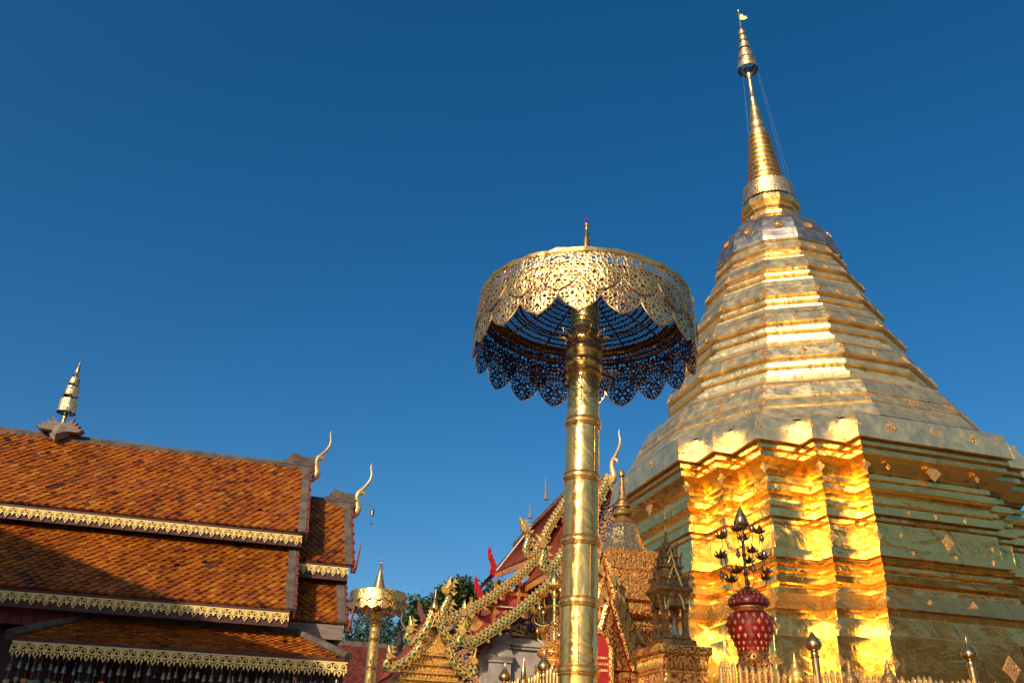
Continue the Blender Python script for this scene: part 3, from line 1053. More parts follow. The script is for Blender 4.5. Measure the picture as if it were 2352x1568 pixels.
b.lathe((PX, PY, 0), [(0.176, 5.78), (0.2, 5.785), (0.212, 5.8), (0.2, 5.83), (0.188, 5.84), (0.188, 5.86), (0.212, 5.89), (0.222, 5.93), (0.21, 5.97), (0.196, 5.98), (0.196, 6.02), (0.216, 6.06), (0.222, 6.1), (0.21, 6.15),
                      (0.192, 6.17), (0.192, 6.2), (0.205, 6.23), (0.195, 6.27), (0.172, 6.3), (0.165, 6.5), (0.162, 6.9), (0.13, 7.0), (0.05, 7.03), (0.03, 7.1)], 40, True)
b.build('collar', M['pole'], par)
for k in range(10):
    a = 2 * PI * k / 10 + 0.2
    b = MB()
    d = Vector((math.cos(a), math.sin(a), 0))
    c0 = Vector((PX, PY, 0))
    b.tube([c0 + d * 0.19 + Vector((0, 0, 6.25)), c0 + d * 0.24 + Vector((0, 0, 6.31)), c0 + d * 0.29 + Vector((0, 0, 6.3)), c0 + d * 0.3 + Vector((0, 0, 6.36))], [0.018, 0.016, 0.012, 0.003], 6)
    b.build('lotus_leaf', M['goldpaint'], par)
b = MB()
b.lathe((PX, PY, 0), [(0.06, 7.02), (0.06, 7.3), (0.075, 7.32), (0.08, 7.4), (0.066, 7.44), (0.058, 7.5), (0.036, 7.74), (0.03, 7.76), (0.03, 7.78), (0.022, 7.8), (0.02, 7.86), (0.034, 7.88), (0.038, 7.9), (0.014, 7.92)], 20)
spk = b.build('spike', M['bud'], par)
b = MB()
b.lathe((PX, PY, 0), [(0.014, 7.91), (0.03, 7.94), (0.022, 7.98), (0.0, 8.05)], 6, False)
b.build('crystal', M['purple'], spk)


def r_drum(z):
    t = (6.72 - z) / 0.8
    return 1.235 + 0.04 * math.sin(min(1.0, max(0.0, t) / 0.6) * PI / 2)


C1 = (PX, PY)
b = MB()
ringpts = []
nn = 72
vs, fs = [], []
for i in range(nn):
    a = 2 * PI * i / nn
    q = 0.006 * math.sin(i * 2.3) + random.uniform(-0.003, 0.003)
    for r, z in ((1.255, 6.665), (1.27 + q, 6.685), (1.265 + q, 6.735 + q), (1.23, 6.746 + q), (1.16, 6.735)):
        vs.append((PX + r * math.cos(a), PY + r * math.sin(a), z))
for i in range(nn):
    for j in range(4):
        i2 = (i + 1) % nn
        fs.append((i * 5 + j, i2 * 5 + j, i2 * 5 + j + 1, i * 5 + j + 1))
b.add(vs, fs, True)
b.build('rim_band', M['pole'], par)
NP = 18
for k in range(NP):
    th = 2 * PI * (k + 0.32) / NP
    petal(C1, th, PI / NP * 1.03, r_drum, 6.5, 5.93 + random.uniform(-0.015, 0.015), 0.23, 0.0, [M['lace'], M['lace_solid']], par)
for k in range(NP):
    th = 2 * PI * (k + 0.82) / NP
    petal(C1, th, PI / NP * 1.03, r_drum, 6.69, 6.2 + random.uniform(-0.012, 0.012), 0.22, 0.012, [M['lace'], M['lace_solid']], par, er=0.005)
# wire-mesh ceiling, ribs and hoop
b = MB()
b.lathe((PX, PY, 0), [(1.23, 6.56), (0.7, 6.74), (0.19, 6.96)], 48, True, False)
b.build('mesh_ceiling', M['mesh'], par)
for k in range(12):
    a = 2 * PI * (k + 0.3) / 12
    d = Vector((math.cos(a), math.sin(a), 0))
    b = MB()
    b.tube([P1 + d * 0.15 + Vector((0, 0, 6.95)), P1 + d * 1.22 + Vector((0, 0, 6.545))], 0.012, 6)
    b.build('rib', M['rust'], par)
for z, r in ((6.54, 1.23), (6.72, 0.85)):
    b = MB()
    b.tube([P1 + Vector((math.cos(2 * PI * i / 48) * r, math.sin(2 * PI * i / 48) * r, z)) for i in range(49)], 0.026 if r > 1 else 0.012, 6)
    b.build('hoop', M['rust'], par)
for k in range(12):
    a = 2 * PI * (k + 0.3) / 12
    d = Vector((math.cos(a), math.sin(a), 0))
    b = MB()
    b.tube([P1 + d * 1.215 + Vector((0, 0, 6.1)), P1 + d * 1.22 + Vector((0, 0, 6.68))], 0.01, 5)
    b.build('strut', M['rust'], par)

# the pole leans very slightly
par.location = P1 - _r0 * 0.165
par.rotation_mode = 'QUATERNION'
par.rotation_quaternion = Matrix.Rotation(0.0266, 3, _yh).to_quaternion()

# the twin at the far corner
P2 = Vector((-9.97, 10.75, 0))
pr2 = thing('parasol', P2, 'smaller looking gilded parasol with a ringed cone top, beyond the orange tiled hall', 'ceremonial umbrella', 'gilded parasols around the stupa')
pr2['edge'] = 1.4
b = MB()
prof = [(0.35, 0), (0.35, 0.3), (0.2, 0.4)]
for i in range(40):
    prof.append((lerp(0.195, 0.165, i / 40), lerp(0.5, 6.35, i / 40)))
prof += [(0.165, 6.35), (0.04, 7.4)]
b.lathe((P2.x, P2.y, 0), prof, 32, True)
b.build('pole', M['pole'], pr2)
for z in (1.6, 2.4, 3.2, 4.05, 4.95, 5.85):
    r = lerp(0.195, 0.165, z / 6.35)
    b = MB()
    b.lathe((P2.x, P2.y, z), [(r, -0.06), (r + 0.02, -0.045), (r + 0.012, -0.025), (r + 0.03, 0.0), (r + 0.012, 0.025), (r + 0.02, 0.045), (r, 0.06)], 32, True, False)
    b.build('pole_ring', M['pole'], pr2)
b = MB()
b.lathe((P2.x, P2.y, 0), [(0.165, 6.25), (0.21, 6.28), (0.19, 6.34), (0.215, 6.4), (0.18, 6.47), (0.22, 6.55), (0.2, 6.66), (0.22, 6.74), (0.16, 6.85)], 28, True)
b.build('collar', M['goldpaint'], pr2)
b = MB()
prof = [(0.3, 7.42)]
for i in range(9):
    t = i / 9
    r = lerp(0.26, 0.075, t ** 0.8)
    z = lerp(7.46, 8.08, t)
    prof += [(r, z), (r, z + 0.045), (r - 0.022, z + 0.05), (r - 0.025, z + 0.066)]
prof += [(0.07, 8.1), (0.045, 8.35), (0.055, 8.37), (0.02, 8.42), (0.02, 8.48), (0.035, 8.5), (0.0, 8.62)]
b.lathe((P2.x, P2.y, 0), prof, 28, True)
b.build('spike', M['bud'], pr2)


def r_drum2(z):
    t = (7.38 - z) / 0.75
    return 0.93 + 0.05 * math.sin(min(1.0, max(t, 0) / 0.8) * PI / 2)


b = MB()
b.lathe((P2.x, P2.y, 0), [(0.945, 7.33), (0.96, 7.35), (0.955, 7.39), (0.92, 7.4), (0.6, 7.41), (0.28, 7.42)], 48, True, False)
b.build('rim_band', M['pole'], pr2)
for k in range(16):
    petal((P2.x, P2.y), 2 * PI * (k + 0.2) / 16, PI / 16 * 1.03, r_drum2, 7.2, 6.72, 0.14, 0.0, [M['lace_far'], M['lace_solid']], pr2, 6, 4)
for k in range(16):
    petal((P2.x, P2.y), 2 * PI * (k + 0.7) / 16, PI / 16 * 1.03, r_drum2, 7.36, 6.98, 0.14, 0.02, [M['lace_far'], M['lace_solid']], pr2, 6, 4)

# ------------------------------------------------------------------ roof building kit
def tile_field(b, P0, along, upv, quad, tw, ex, rnd, lift=0.045, thick=0.034):
    """courses of pointed tiles over a sloping plane.
    P0: eave corner; along, upv: unit vectors; quad(s) -> list of (t0, t1): part of each course that is covered, s = distance up the slope"""
    nrm = along.cross(upv).normalized()
    if nrm.z < 0:
        nrm = -nrm
    L = quad['slope']
    rows = int(L / ex) + 1
    for r in range(rows, -1, -1):
        s0 = r * ex
        t0, t1 = quad['left'](s0), quad['right'](s0)
        k0 = int(math.floor(t0 / tw)) - 1
        k1 = int(math.ceil(t1 / tw)) + 1
        for k in range(k0, k1):
            c = (k + 0.5 + (0.5 if r % 2 else 0.0)) * tw
            if c - tw * 0.45 < t0 or c + tw * 0.45 > t1:
                if c < t0 or c > t1:
                    continue
            if rnd.random() < 0.003:
                continue
            hw = tw * 0.49
            x0, x1 = max(c - hw, t0), min(c + hw, t1)
            lf = lift * rnd.uniform(0.75, 1.35)
            dx = rnd.uniform(-0.004, 0.004)
            ds = rnd.uniform(-0.004, 0.004)
            sk = rnd.uniform(-0.003, 0.003)
            top = min(s0 + ex * 1.3, L)
            pts = [(x0 + dx, top, 0.001), (x0 + dx, s0 + ds, lf * 0.55 + sk), ((x0 + x1) / 2 + dx, s0 - ex * 0.93 + ds, lf), (x1 + dx, s0 + ds, lf * 0.55 - sk), (x1 + dx, top, 0.001)]
            if s0 < ex * 0.5:
                pts = [(a, max(y, 0.0), z) for a, y, z in pts]
            up = [P0 + along * a + upv * y + nrm * z for a, y, z in pts]
            lo = [p - nrm * thick for p in up[1:4]]
            b.tint = min(1.0, max(0.0, rnd.gauss(0.52, 0.2))) if rnd.random() < 0.93 else rnd.random()
            b.add(up + lo, [(0, 1, 2, 3, 4), (1, 5, 6, 2), (2, 6, 7, 3)])


def slab(b, pts, thick):
    """a sloping four-cornered slab, top corners given ccw from above"""
    p = [Vector(x) for x in pts]
    n = (p[1] - p[0]).cross(p[3] - p[0]).normalized()
    b.hexa([x - n * thick for x in p] + p)


def fretwork(b, u0, u1, v, z, per, h, t=0.012, style=0):
    """a gilded cut-out eave board: scroll rings, drops and leaves, facing -y"""
    n = max(1, round((u1 - u0) / per))
    per = (u1 - u0) / n
    ax, ay = (1, 0, 0), (0, 0, 1)

    def ring(cx, cz, r, w, a0=0, a1=360, sx=1.0):
        k = 10 if a1 - a0 > 300 else 8
        for i in range(k):
            q0, q1 = R(lerp(a0, a1, i / k)), R(lerp(a0, a1, (i + 1) / k))
            o = [(cx + sx * r * math.cos(q0), cz + r * math.sin(q0)), (cx + sx * r * math.cos(q1), cz + r * math.sin(q1)),
                 (cx + sx * (r - w) * math.cos(q1), cz + (r - w) * math.sin(q1)), (cx + sx * (r - w) * math.cos(q0), cz + (r - w) * math.sin(q0))]
            vs = [(x, v, zz) for x, zz in o] + [(x, v + t, zz) for x, zz in o]
            b.add(vs, [(3, 2, 1, 0), (4, 5, 6, 7), (0, 1, 5, 4), (1, 2, 6, 5), (2, 3, 7, 6), (3, 0, 4, 7)])

    def leaf(pts):
        vs = [(x, v - 0.001, zz) for x, zz in pts] + [(x, v + t, zz) for x, zz in pts]
        m_ = len(pts)
        b.add(vs, [tuple(range(m_)), tuple(reversed(range(m_, 2 * m_)))] + [(i, m_ + i, m_ + (i + 1) % m_, (i + 1) % m_) for i in range(m_)])

    for k in range(n):
        c = u0 + (k + 0.5) * per
        p, q = per, h
        ring(c - p * 0.25, z - q * 0.33, q * 0.24, q * 0.085, 0, 360, 1.0)
        ring(c + p * 0.25, z - q * 0.33, q * 0.24, q * 0.085, 0, 360, 1.0)
        ring(c - p * 0.25, z - q * 0.33, q * 0.1, q * 0.07, -60, 180, 1.0)
        ring(c + p * 0.25, z - q * 0.33, q * 0.1, q * 0.07, 0, 240, 1.0)
        leaf([(c - p * 0.5, z), (c - p * 0.5, z - q * 0.09), (c + p * 0.5, z - q * 0.09), (c + p * 0.5, z)])
        # pendant lozenge with a pierced eye
        for sgn in (-1, 1):
            leaf([(c + sgn * p * 0.02, z - q * 0.5), (c + sgn * p * 0.22, z - q * 0.66), (c + sgn * p * 0.12, z - q * 0.8), (c + sgn * p * 0.0, z - q * 1.0),
                  (c + sgn * p * 0.0, z - q * 0.9), (c + sgn * p * 0.07, z - q * 0.74)][::sgn])
        leaf([(c - p * 0.12, z - q * 0.1), (c - p * 0.06, z - q * 0.55), (c, z - q * 0.66), (c + p * 0.06, z - q * 0.55), (c + p * 0.12, z - q * 0.1)][::-1])
        for sgn in (-1, 1):
            leaf([(c + sgn * p * 0.5, z - q * 0.4), (c + sgn * p * 0.38, z - q * 0.52), (c + sgn * p * 0.42, z - q * 0.68), (c + sgn * p * 0.5, z - q * 0.74)][::-sgn])
            if style:
                leaf([(c + sgn * p * 0.3, z - q * 0.55), (c + sgn * p * 0.24, z - q * 0.75), (c + sgn * p * 0.3, z - q * 0.97), (c + sgn * p * 0.38, z - q * 0.75)][::-sgn])


def chofa(name, base, dirv, H, mats, parent, beak=True):
    """the horn-like gable finial: swelling neck, beak and a long curved horn"""
    d = Vector(dirv).normalized()
    base = Vector(base)
    side = d.cross(Vector((0, 0, 1)))
    P = [(0.02, -0.26, .065), (0.1, -0.16, .1), (0.13, -0.05, .105), (0.09, 0.08, .085), (0.07, 0.2, .072), (0.11, 0.3, .07), (0.18, 0.38, .05), (0.27, 0.5, .043), (0.33, 0.62, .036), (0.345, 0.74, .03), (0.32, 0.86, .022), (0.31, 0.93, .014), (0.335, 1.0, .003)]
    b = MB()
    b.tube([base + d * x * H + Vector((0, 0, z * H)) for x, z, r in P], [r * H * 0.78 for x, z, r in P], 10, True, side=side)
    if beak:
        b.tube([base + d * 0.1 * H + Vector((0, 0, 0.29 * H)), base + d * 0.2 * H + Vector((0, 0, 0.3 * H)), base + d * 0.25 * H + Vector((0, 0, 0.25 * H)), base + d * 0.245 * H + Vector((0, 0, 0.19 * H))], [0.05 * H, 0.045 * H, 0.03 * H, 0.004 * H], 8, True, side=side)
    return b.build(name, mats, parent)


# ------------------------------------------------------------------ the orange tiled hall at the left
UL, UR, UE = -24.5, -13.45, -12.42
hall = thing('tiled_hall', (-16, 0, 0), 'long hall at the left with two tiers of orange tiled roof and gilded eave boards', 'temple hall')
rt_ = random.Random(5)


def roof_part(name, u0, u1, vt, zt, ve, ze, left=None, right=None, tw=0.155, ex=0.105, deck=True):
    P0 = Vector((u0, ve, ze))
    upv = Vector((0, vt - ve, zt - ze))
    L = upv.length
    upv.normalize()
    lf = left or (lambda s: 0.0)
    rf = right or (lambda s: u1 - u0)
    b = MB()
    tile_field(b, P0, Vector((1, 0, 0)), upv, {'slope': L, 'left': lf, 'right': rf}, tw, ex, rt_)
    b.tint = 0.1
    n = Vector((1, 0, 0)).cross(upv).normalized()
    p = [P0 + Vector((lf(0), 0, 0)), P0 + Vector((rf(0), 0, 0)), P0 + upv * L + Vector((rf(L), 0, 0)), P0 + upv * L + Vector((lf(L), 0, 0))]
    b.cur = 1
    b.hexa([x - n * 0.05 for x in p] + [x - n * 0.016 for x in p])
    return b.build(name, [M['tile'], M['dark']], hall)


up_roof = roof_part('upper_roof', UL, UR, 0.0, 8.05, -1.92, 6.06)
lo_roof = roof_part('lower_roof', UL, UR - 0.12, -1.5, 5.9, -3.4, 4.3)
ex_roof = roof_part('porch_upper_roof', UR - 0.3, UE, 0.0, 7.3, -1.68, 5.55)
el_roof = roof_part('porch_lower_roof', -14.15, UE - 0.1, -1.3, 5.32, -2.62, 4.24)
# hipped skirt roof over the verandah
SL, SR = -17.75, -12.6
slope = Vector((0, 1.4, 0.55)).length
sk_roof = roof_part('skirt_roof', SL, SR, -2.9, 3.97, -4.3, 3.42, lambda s: 0.85 * s / slope, lambda s: (SR - SL) - 0.8 * s / slope, 0.155, 0.095)
b = MB()  # the right hip plane and the rear slopes, plain decks under the same tiles
b.add([(SR, -4.3, 3.41), (SR, 2.5, 3.41), (SR - 0.8, 1.2, 3.96), (SR - 0.8, -2.9, 3.96)], [(0, 1, 2, 3)])
b.build('skirt_hip', M['redtile'], hall)
b = MB()
b.add([(SL, -4.3, 3.41), (SL + 0.85, -2.9, 3.96), (SL + 0.85, 1.2, 3.96), (SL, 2.5, 3.41)], [(0, 1, 2, 3)])
b.build('skirt_hip', M['redtile'], hall)
b = MB()
slab(b, [(UL, 1.95, 6.06), (UL, 0.0, 8.05), (UR, 0.0, 8.05), (UR, 1.95, 6.06)][::-1], 0.06)
slab(b, [(UL, 3.4, 4.3), (UL, 1.5, 5.9), (UR - .1, 1.5, 5.9), (UR - .1, 3.4, 4.3)][::-1], 0.06)
slab(b, [(UR, 1.7, 5.55), (UR, 0.0, 7.3), (UE, 0.0, 7.3), (UE, 1.7, 5.55)][::-1], 0.06)
slab(b, [(UR - .5, 2.62, 4.24), (UR - .5, 1.3, 5.32), (UE - .1, 1.3, 5.32), (UE - .1, 2.62, 4.24)][::-1], 0.06)
b.build('rear_slope', M['redtile'], hall)
# ridge capping with a stepped upturned end
for (u0, u1, z) in ((UL, UR + 0.12, 8.02), (UR + 0.05, UE + 0.14, 7.27)):
    b = MB()
    sec = [(-0.1, -0.06), (-0.085, 0.02), (-0.065, 0.025), (-0.065, 0.065), (-0.05, 0.07), (-0.04, 0.11), (0.04, 0.11), (0.05, 0.07), (0.065, 0.065), (0.065, 0.025), (0.085, 0.02), (0.1, -0.06)]
    n = len(sec)
    st = max(2, int((u1 - u0) / 0.4))
    vs, fs = [], []
    for i in range(st + 1):
        q = random.uniform(-0.008, 0.008)
        for y, zz in sec:
            vs.append((lerp(u0, u1, i / st), y, z + zz + q))
    for i in range(st):
        fs += [(i * n + j, i * n + (j + 1) % n, (i + 1) * n + (j + 1) % n, (i + 1) * n + j) for j in range(n)]
    fs += [tuple(range(n)), tuple(reversed(range(st * n, st * n + n)))]
    b.add(vs, fs)
    rc = b.build('ridge_cap', M['cement'], hall)
    b = MB()
    for k, (back, hgt) in enumerate(((0.0, 0.0), (0.09, 0.06), (0.16, 0.12))):
        x0 = u1 - 0.72 + back * 1.1
        o = [(x0, -0.05 + k * 0.075), (u1, -0.05 + k * 0.06), (u1 + 0.03, 0.05 + k * 0.065), (x0 + 0.3, 0.0 + k * 0.085), (x0 + 0.02, 0.06 + k * 0.1)]
        b.extrude(o, (0, 0, z + 0.1), (1, 0, 0), (0, 0, 1), 0.15 - k * 0.03)
    b.build('stepped_end', M['cement'], rc)
# cement verge strips with a curved top corner, on top of the tiles at each gable end
for (u, vt, zt, ve, ze) in ((UR, 0.0, 8.05, -1.95, 6.03), (UR - 0.12, -1.5, 5.92, -3.42, 4.28), (UE, 0.0, 7.3, -1.7, 5.53), (UE - 0.1, -1.3, 5.34, -2.64, 4.22)):
    b = MB()
    upv = Vector((0, vt - ve, zt - ze))
    n = Vector((1, 0, 0)).cross(upv).normalized()
    p0, p1 = Vector((u, ve, ze)), Vector((u, vt, zt))
    N_ = 8
    for i in range(N_):
        a, c = i / N_, (i + 1) / N_
        wa, wc = [0.12 + (0.2 * max(0, (t - 0.86) / 0.14) ** 2) for t in (a, c)]
        A, C_ = p0.lerp(p1, a), p0.lerp(p1, c)
        b.hexa([A + Vector((-wa, 0, 0)), A + Vector((0.03, 0, 0)), C_ + Vector((0.03, 0, 0)), C_ + Vector((-wc, 0, 0))] +
               [A + Vector((-wa, 0, 0)) + n * 0.05, A + Vector((0.03, 0, 0)) + n * 0.06, C_ + Vector((0.03, 0, 0)) + n * 0.06, C_ + Vector((-wc, 0, 0)) + n * 0.05])
    b.build('verge', M['cement'], hall)
    b = MB()
    k = 14
    for i in range(k):
        A, C_ = p0.lerp(p1, i / k), p0.lerp(p1, (i + 1) / k)
        x = u + 0.035
        h = 0.16
        b.hexa([A + Vector((0.035, 0, 0)) - n * h, A + Vector((0.085, 0, 0)) - n * h, C_ + Vector((0.085, 0, 0)) - n * h, C_ + Vector((0.035, 0, 0)) - n * h,
                A + Vector((0.035, 0, 0)) + n * 0.05, A + Vector((0.085, 0, 0)) + n * 0.05, C_ + Vector((0.085, 0, 0)) + n * 0.05, C_ + Vector((0.035, 0, 0)) + n * 0.05])
        if i % 2 == 0:
            q = A.lerp(C_, 0.5) + Vector((0.07, 0, 0)) + n * 0.06
            b.box(q, (0.05, 0.06, 0.06), rx=0.7)
    # the upturned tail at the foot of the board
    if u > UR + 0.5:
        b.tube(smooth_path([p0 + Vector((0.07, 0.1, 0.02)), p0 + Vector((0.08, -0.05, -0.12)), p0 + Vector((0.1, -0.12, 0.02)), p0 + Vector((0.13, -0.1, 0.25)), p0 + Vector((0.16, -0.11, 0.5))], 3), [0.035, 0.036, 0.037, 0.036, 0.035, 0.034, 0.032, 0.03, 0.027, 0.024, 0.02, 0.014, 0.006], 6)
    b.build('bargeboard', M['bargered'], hall)
# eave boards with gilded fretwork
for (u0, u1, v, z, per, h, st, bd) in ((UL, UR - 0.02, -1.95, 6.0, 0.205, 0.2, 0, 0.26), (UL, UR - 0.14, -3.45, 4.25, 0.215, 0.2, 0, 0.28), (UR - 0.2, UE - 0.03, -1.72, 5.5, 0.2, 0.2, 0, 0.3), (SL + 0.05, SR + 0.02, -4.35, 3.385, 0.24, 0.24, 1, 0.1)):
    b = MB()
    b.box(((u0 + u1) / 2, v + 0.045, z - bd / 2 + 0.03), (u1 - u0, 0.04, bd))
    b.box(((u0 + u1) / 2, v + 0.12, z + 0.02), (u1 - u0, 0.2, 0.04))
    eb = b.build('eave_board', M['maroon'], hall)
    b = MB()
    fretwork(b, u0, u1, v, z - 0.01, per, h, 0.012, st)
    b.build('fretwork', M['fret'], eb)
# walls, beam, red boarding
b = MB()
b.box(((UL + UR - 0.6) / 2, 0, 6.35), (UR - 0.6 - UL, 1.7, 0.9))
b.box(((UL + UR - 0.4) / 2, 0, 4.9), (UR - 0.4 - UL, 2.7, 2.2))
b.box(((UR - 0.6 + UE - 0.25) / 2, 0, 5.6), (UE - UR + 0.35, 1.6, 0.8))
b.box(((UL - 13.3) / 2, 0, 1.95), (-13.3 - UL, 4.6, 3.9))
b.build('wall', M['maroon'], hall)
for i in range(52):
    b = MB()
    x = -14.25 - 0.205 * i
    b.box((x - 0.1, -2.92, 4.0), (0.196, 0.03, 0.4))
    b.build('wall_plank', M['redbright'] if i < 8 else M['redpanel'], hall)
b = MB()
b.box((-13.37, -2.62, 4.08), (1.68, 0.1, 0.26))
b.box((-14.26, -2.84, 4.02), (0.09, 0.1, 0.3))
b.box((-12.58, 0, 4.08), (0.1, 5.2, 0.26))
b.build('tie_beam', M['wood'], hall)
b = MB()
b.hexa([(SL + .75, -2.98, 3.94), (SR - .72, -2.98, 3.94), (SR - .72, -2.8, 3.94), (SL + .75, -2.8, 3.94), (SL + .75, -2.98, 4.03), (SR - .72, -2.98, 4.03), (SR - .72, -2.8, 4.03), (SL + .75, -2.8, 4.03)])
b.tube([(SR - 0.78, -2.92, 3.98), (SR - 0.4, -3.62, 3.73), (SR + 0.02, -4.34, 3.46)], [0.085, 0.085, 0.085], 6)
b.tube([(SL + 0.84, -2.92, 3.98), (SL + 0.4, -3.62, 3.73), (SL - 0.02, -4.34, 3.46)], [0.085, 0.085, 0.085], 6)
b.build('hip_capping', M['cement'], hall)
for i in range(6):
    b = MB()
    x = SL + 0.2 + i * 0.96
    b.lathe((x, -4.05, 0), [(0.16, 0), (0.12, 0.3), (0.11, 2.6), (0.15, 2.8), (0.17, 3.35)], 12)
    b.build('verandah_post', M['dark'], hall)
chofa('gable_horn', (-13.36, 0, 8.02), (1, 0, 0), 1.02, M['hornwood'], hall)
chofa('gable_horn', (-12.34, 0, 7.28), (1, 0, 0), 1.08, M['hornpale'], hall)
# ridge ornament: opened lotus of cement petals with a three-tier parasol on a rod
lot = MB()
FX = -18.78
for sgn in (-1, 1):
    for k in range(4):
        x1 = 0.22 + 0.085 * k
        zz = 8.2 - 0.0 * k
        o = [(0.02, 0.0), (x1 * 0.8, 0.015 + 0.0 * k), (x1, 0.1 + 0.045 * (3 - k)), (x1 * 0.55, 0.075 + 0.02 * (3 - k))]
        lot.extrude([(sgn * x, z) for x, z in o], (FX, -0.02 * k - 0.04, 8.13 + 0.045 * (3 - k)), (1, 0, 0), (0, 0, 1), 0.14 + 0.05 * k)
for sgn in (-1, 1):
    lot.add([(FX - 0.22, sgn * 0.1, 8.25), (FX, sgn * 0.42, 8.0), (FX + 0.22, sgn * 0.1, 8.25), (FX, sgn * 0.14, 8.34), (FX - 0.22, sgn * 0.08, 8.1), (FX, sgn * 0.34, 7.86), (FX + 0.22, sgn * 0.08, 8.1)],
            [(0, 1, 3), (1, 2, 3), (0, 4, 5, 1), (1, 5, 6, 2)])
lot.box((FX, 0, 8.2), (0.36, 0.3, 0.3))
lo_ = lot.build('ridge_ornament', M['wood'], hall)
b = MB()
b.tube([(FX, 0, 8.2), (FX, 0, 8.55), (FX, 0, 9.6)], [0.045, 0.035, 0.02], 8)
b.lathe((FX, 0, 0), [(0.035, 8.48), (0.055, 8.5), (0.055, 8.56), (0.035, 8.6)], 10)
b.lathe((FX, 0, 0), [(0.018, 9.5), (0.03, 9.53), (0.055, 9.6), (0.05, 9.66), (0.03, 9.74), (0.012, 9.85), (0.0, 9.92)], 10)
b.tube([(FX - 0.09, 0, 9.54), (FX, 0, 9.5), (FX + 0.1, 0, 9.54)], 0.01, 5)
b.build('finial_rod', M['bud'], lo_)
for z0, z1, r in ((8.64, 8.93, 0.2), (9.04, 9.24, 0.155), (9.32, 9.45, 0.11)):
    b = MB()
    b.lathe((FX, 0, 0), [(r, z0), (r * 0.97, (z0 + z1) / 2), (r * 0.93, z1)], 28, True, False)
    b.cur = 1
    b.lathe((FX, 0, 0), [(r + 0.004, z0 - 0.01), (r + 0.006, z0 + 0.012)], 28, True, False)
    b.build('parasol_tier', [M['lace_small'], M['lace_solid']], lo_)
# wind bell on a curved wire at the porch gable
wb = thing('wind_bell', (-12.05, 0, 7.4), 'small dark wind bell on a curved wire beside the porch gable horn', 'bell')
b = MB()
b.tube(smooth_path([(-12.22, 0, 7.28), (-12.05, 0, 7.36), (-11.92, 0, 7.34), (-11.86, 0, 7.26)]), 0.008, 5)
b.build('wire', M['wire'], wb)
b = MB()
b.lathe((-11.86, 0, 7.1), [(0.05, 0), (0.045, 0.05), (0.05, 0.09), (0.035, 0.13), (0.0, 0.16)], 14)
b.build('bell_body', M['bronze_leaf'], wb)
b = MB()
b.tube([(-11.86, 0, 7.12), (-11.86, 0, 6.95)], 0.004, 4)
b.extrude([(0, 0.08), (0.035, 0.0), (0.0, 0.015), (-0.035, 0.0)], (-11.86, 0, 6.88), (1, 0, 0), (0, 0, 1), 0.006)
b.build('clapper', M['bronze_leaf'], wb)


# rows of small bells with heart-shaped clappers under the verandah eave
def heart_bell(label, col, loc):
    t = thing('hanging_bell', loc, label, 'bell', 'small bells hung under the verandah eave')
    o = Vector(loc)
    b = MB()
    b.lathe(o, [(0.048, 0.0), (0.046, 0.02), (0.038, 0.06), (0.03, 0.1), (0.0, 0.115)], 10)
    b.tube([o + Vector((0, 0, 0.11)), o + Vector((0, 0, 0.2))], 0.006, 5)
    b.build('bell_body', M['bellmetal'], t)
    b = MB()
    b.tube([o, o + Vector((0, 0, -0.11))], 0.004, 4)
    b.extrude([(0, -0.09), (0.04, -0.03), (0.045, 0.005), (0.022, 0.025), (0, 0.008), (-0.022, 0.025), (-0.045, 0.005), (-0.04, -0.03)], o + Vector((0, 0, -0.14)), (1, 0, 0), (0, 0, 1), 0.006)
    b.build('heart_clapper', col, t)
    return t


M['bellmetal'] = paint('bell_brass', (0.26, 0.22, 0.17), (0.1, 0.085, 0.065), 0.35, 0.85, 10)
M['heart_g'] = paint('pale_green_heart', (0.22, 0.3, 0.2), None, 0.4, 0.2, 6)
M['heart_o'] = paint('orange_heart', (0.6, 0.2, 0.05), None, 0.4, 0.2, 6)
M['heart_b'] = paint('brassy_heart', (0.35, 0.26, 0.1), None, 0.4, 0.6, 6)
HL = {'heart_g': 'small brass bell with a pale green heart clapper under the dark verandah eave', 'heart_o': 'small brass bell with an orange heart clapper under the dark verandah eave',
      'heart_b': 'small brass bell with a dull brass heart clapper under the dark verandah eave'}
protos = {}
rb_ = random.Random(9)
for i in range(46):
    x = SL + 0.1 + i * (SR - SL - 0.1) / 46 + rb_.uniform(-0.03, 0.03)
    key = rb_.choice(['heart_g', 'heart_b', 'heart_b', 'heart_g', 'heart_o'])
    loc = (x, -4.27 + rb_.uniform(-0.02, 0.12), 2.98 + rb_.uniform(-0.04, 0.02))
    if key not in protos:
        protos[key] = heart_bell(HL[key], M[key], loc)
    else:
        c = copy_thing(protos[key], loc, HL[key])
        c.rotation_euler = (0, 0, rb_.uniform(-0.7, 0.7))

# the matching hall to the viewer's right, facing the stupa; the polished walls mirror its shaded gable
oh = thing('facing_hall', (24, -22, 0), 'long dark hall along the right side of the court, mirrored in the polished stupa wall', 'temple hall')
b = MB()
b.box((24.5, -22, 3.4), (41, 6, 6.8))
b.build('wall', M['maroon'], oh)
b = MB()
for sgn in (-1, 1):
    p = [(3.0, -22 + sgn * 4.6, 6.2), (3.0, -22, 11.5), (46, -22, 11.5), (46, -22 + sgn * 4.6, 6.2)]
    slab(b, p[::-1] if sgn < 0 else p, 0.25)
b.build('roof', M['redtile'], oh)

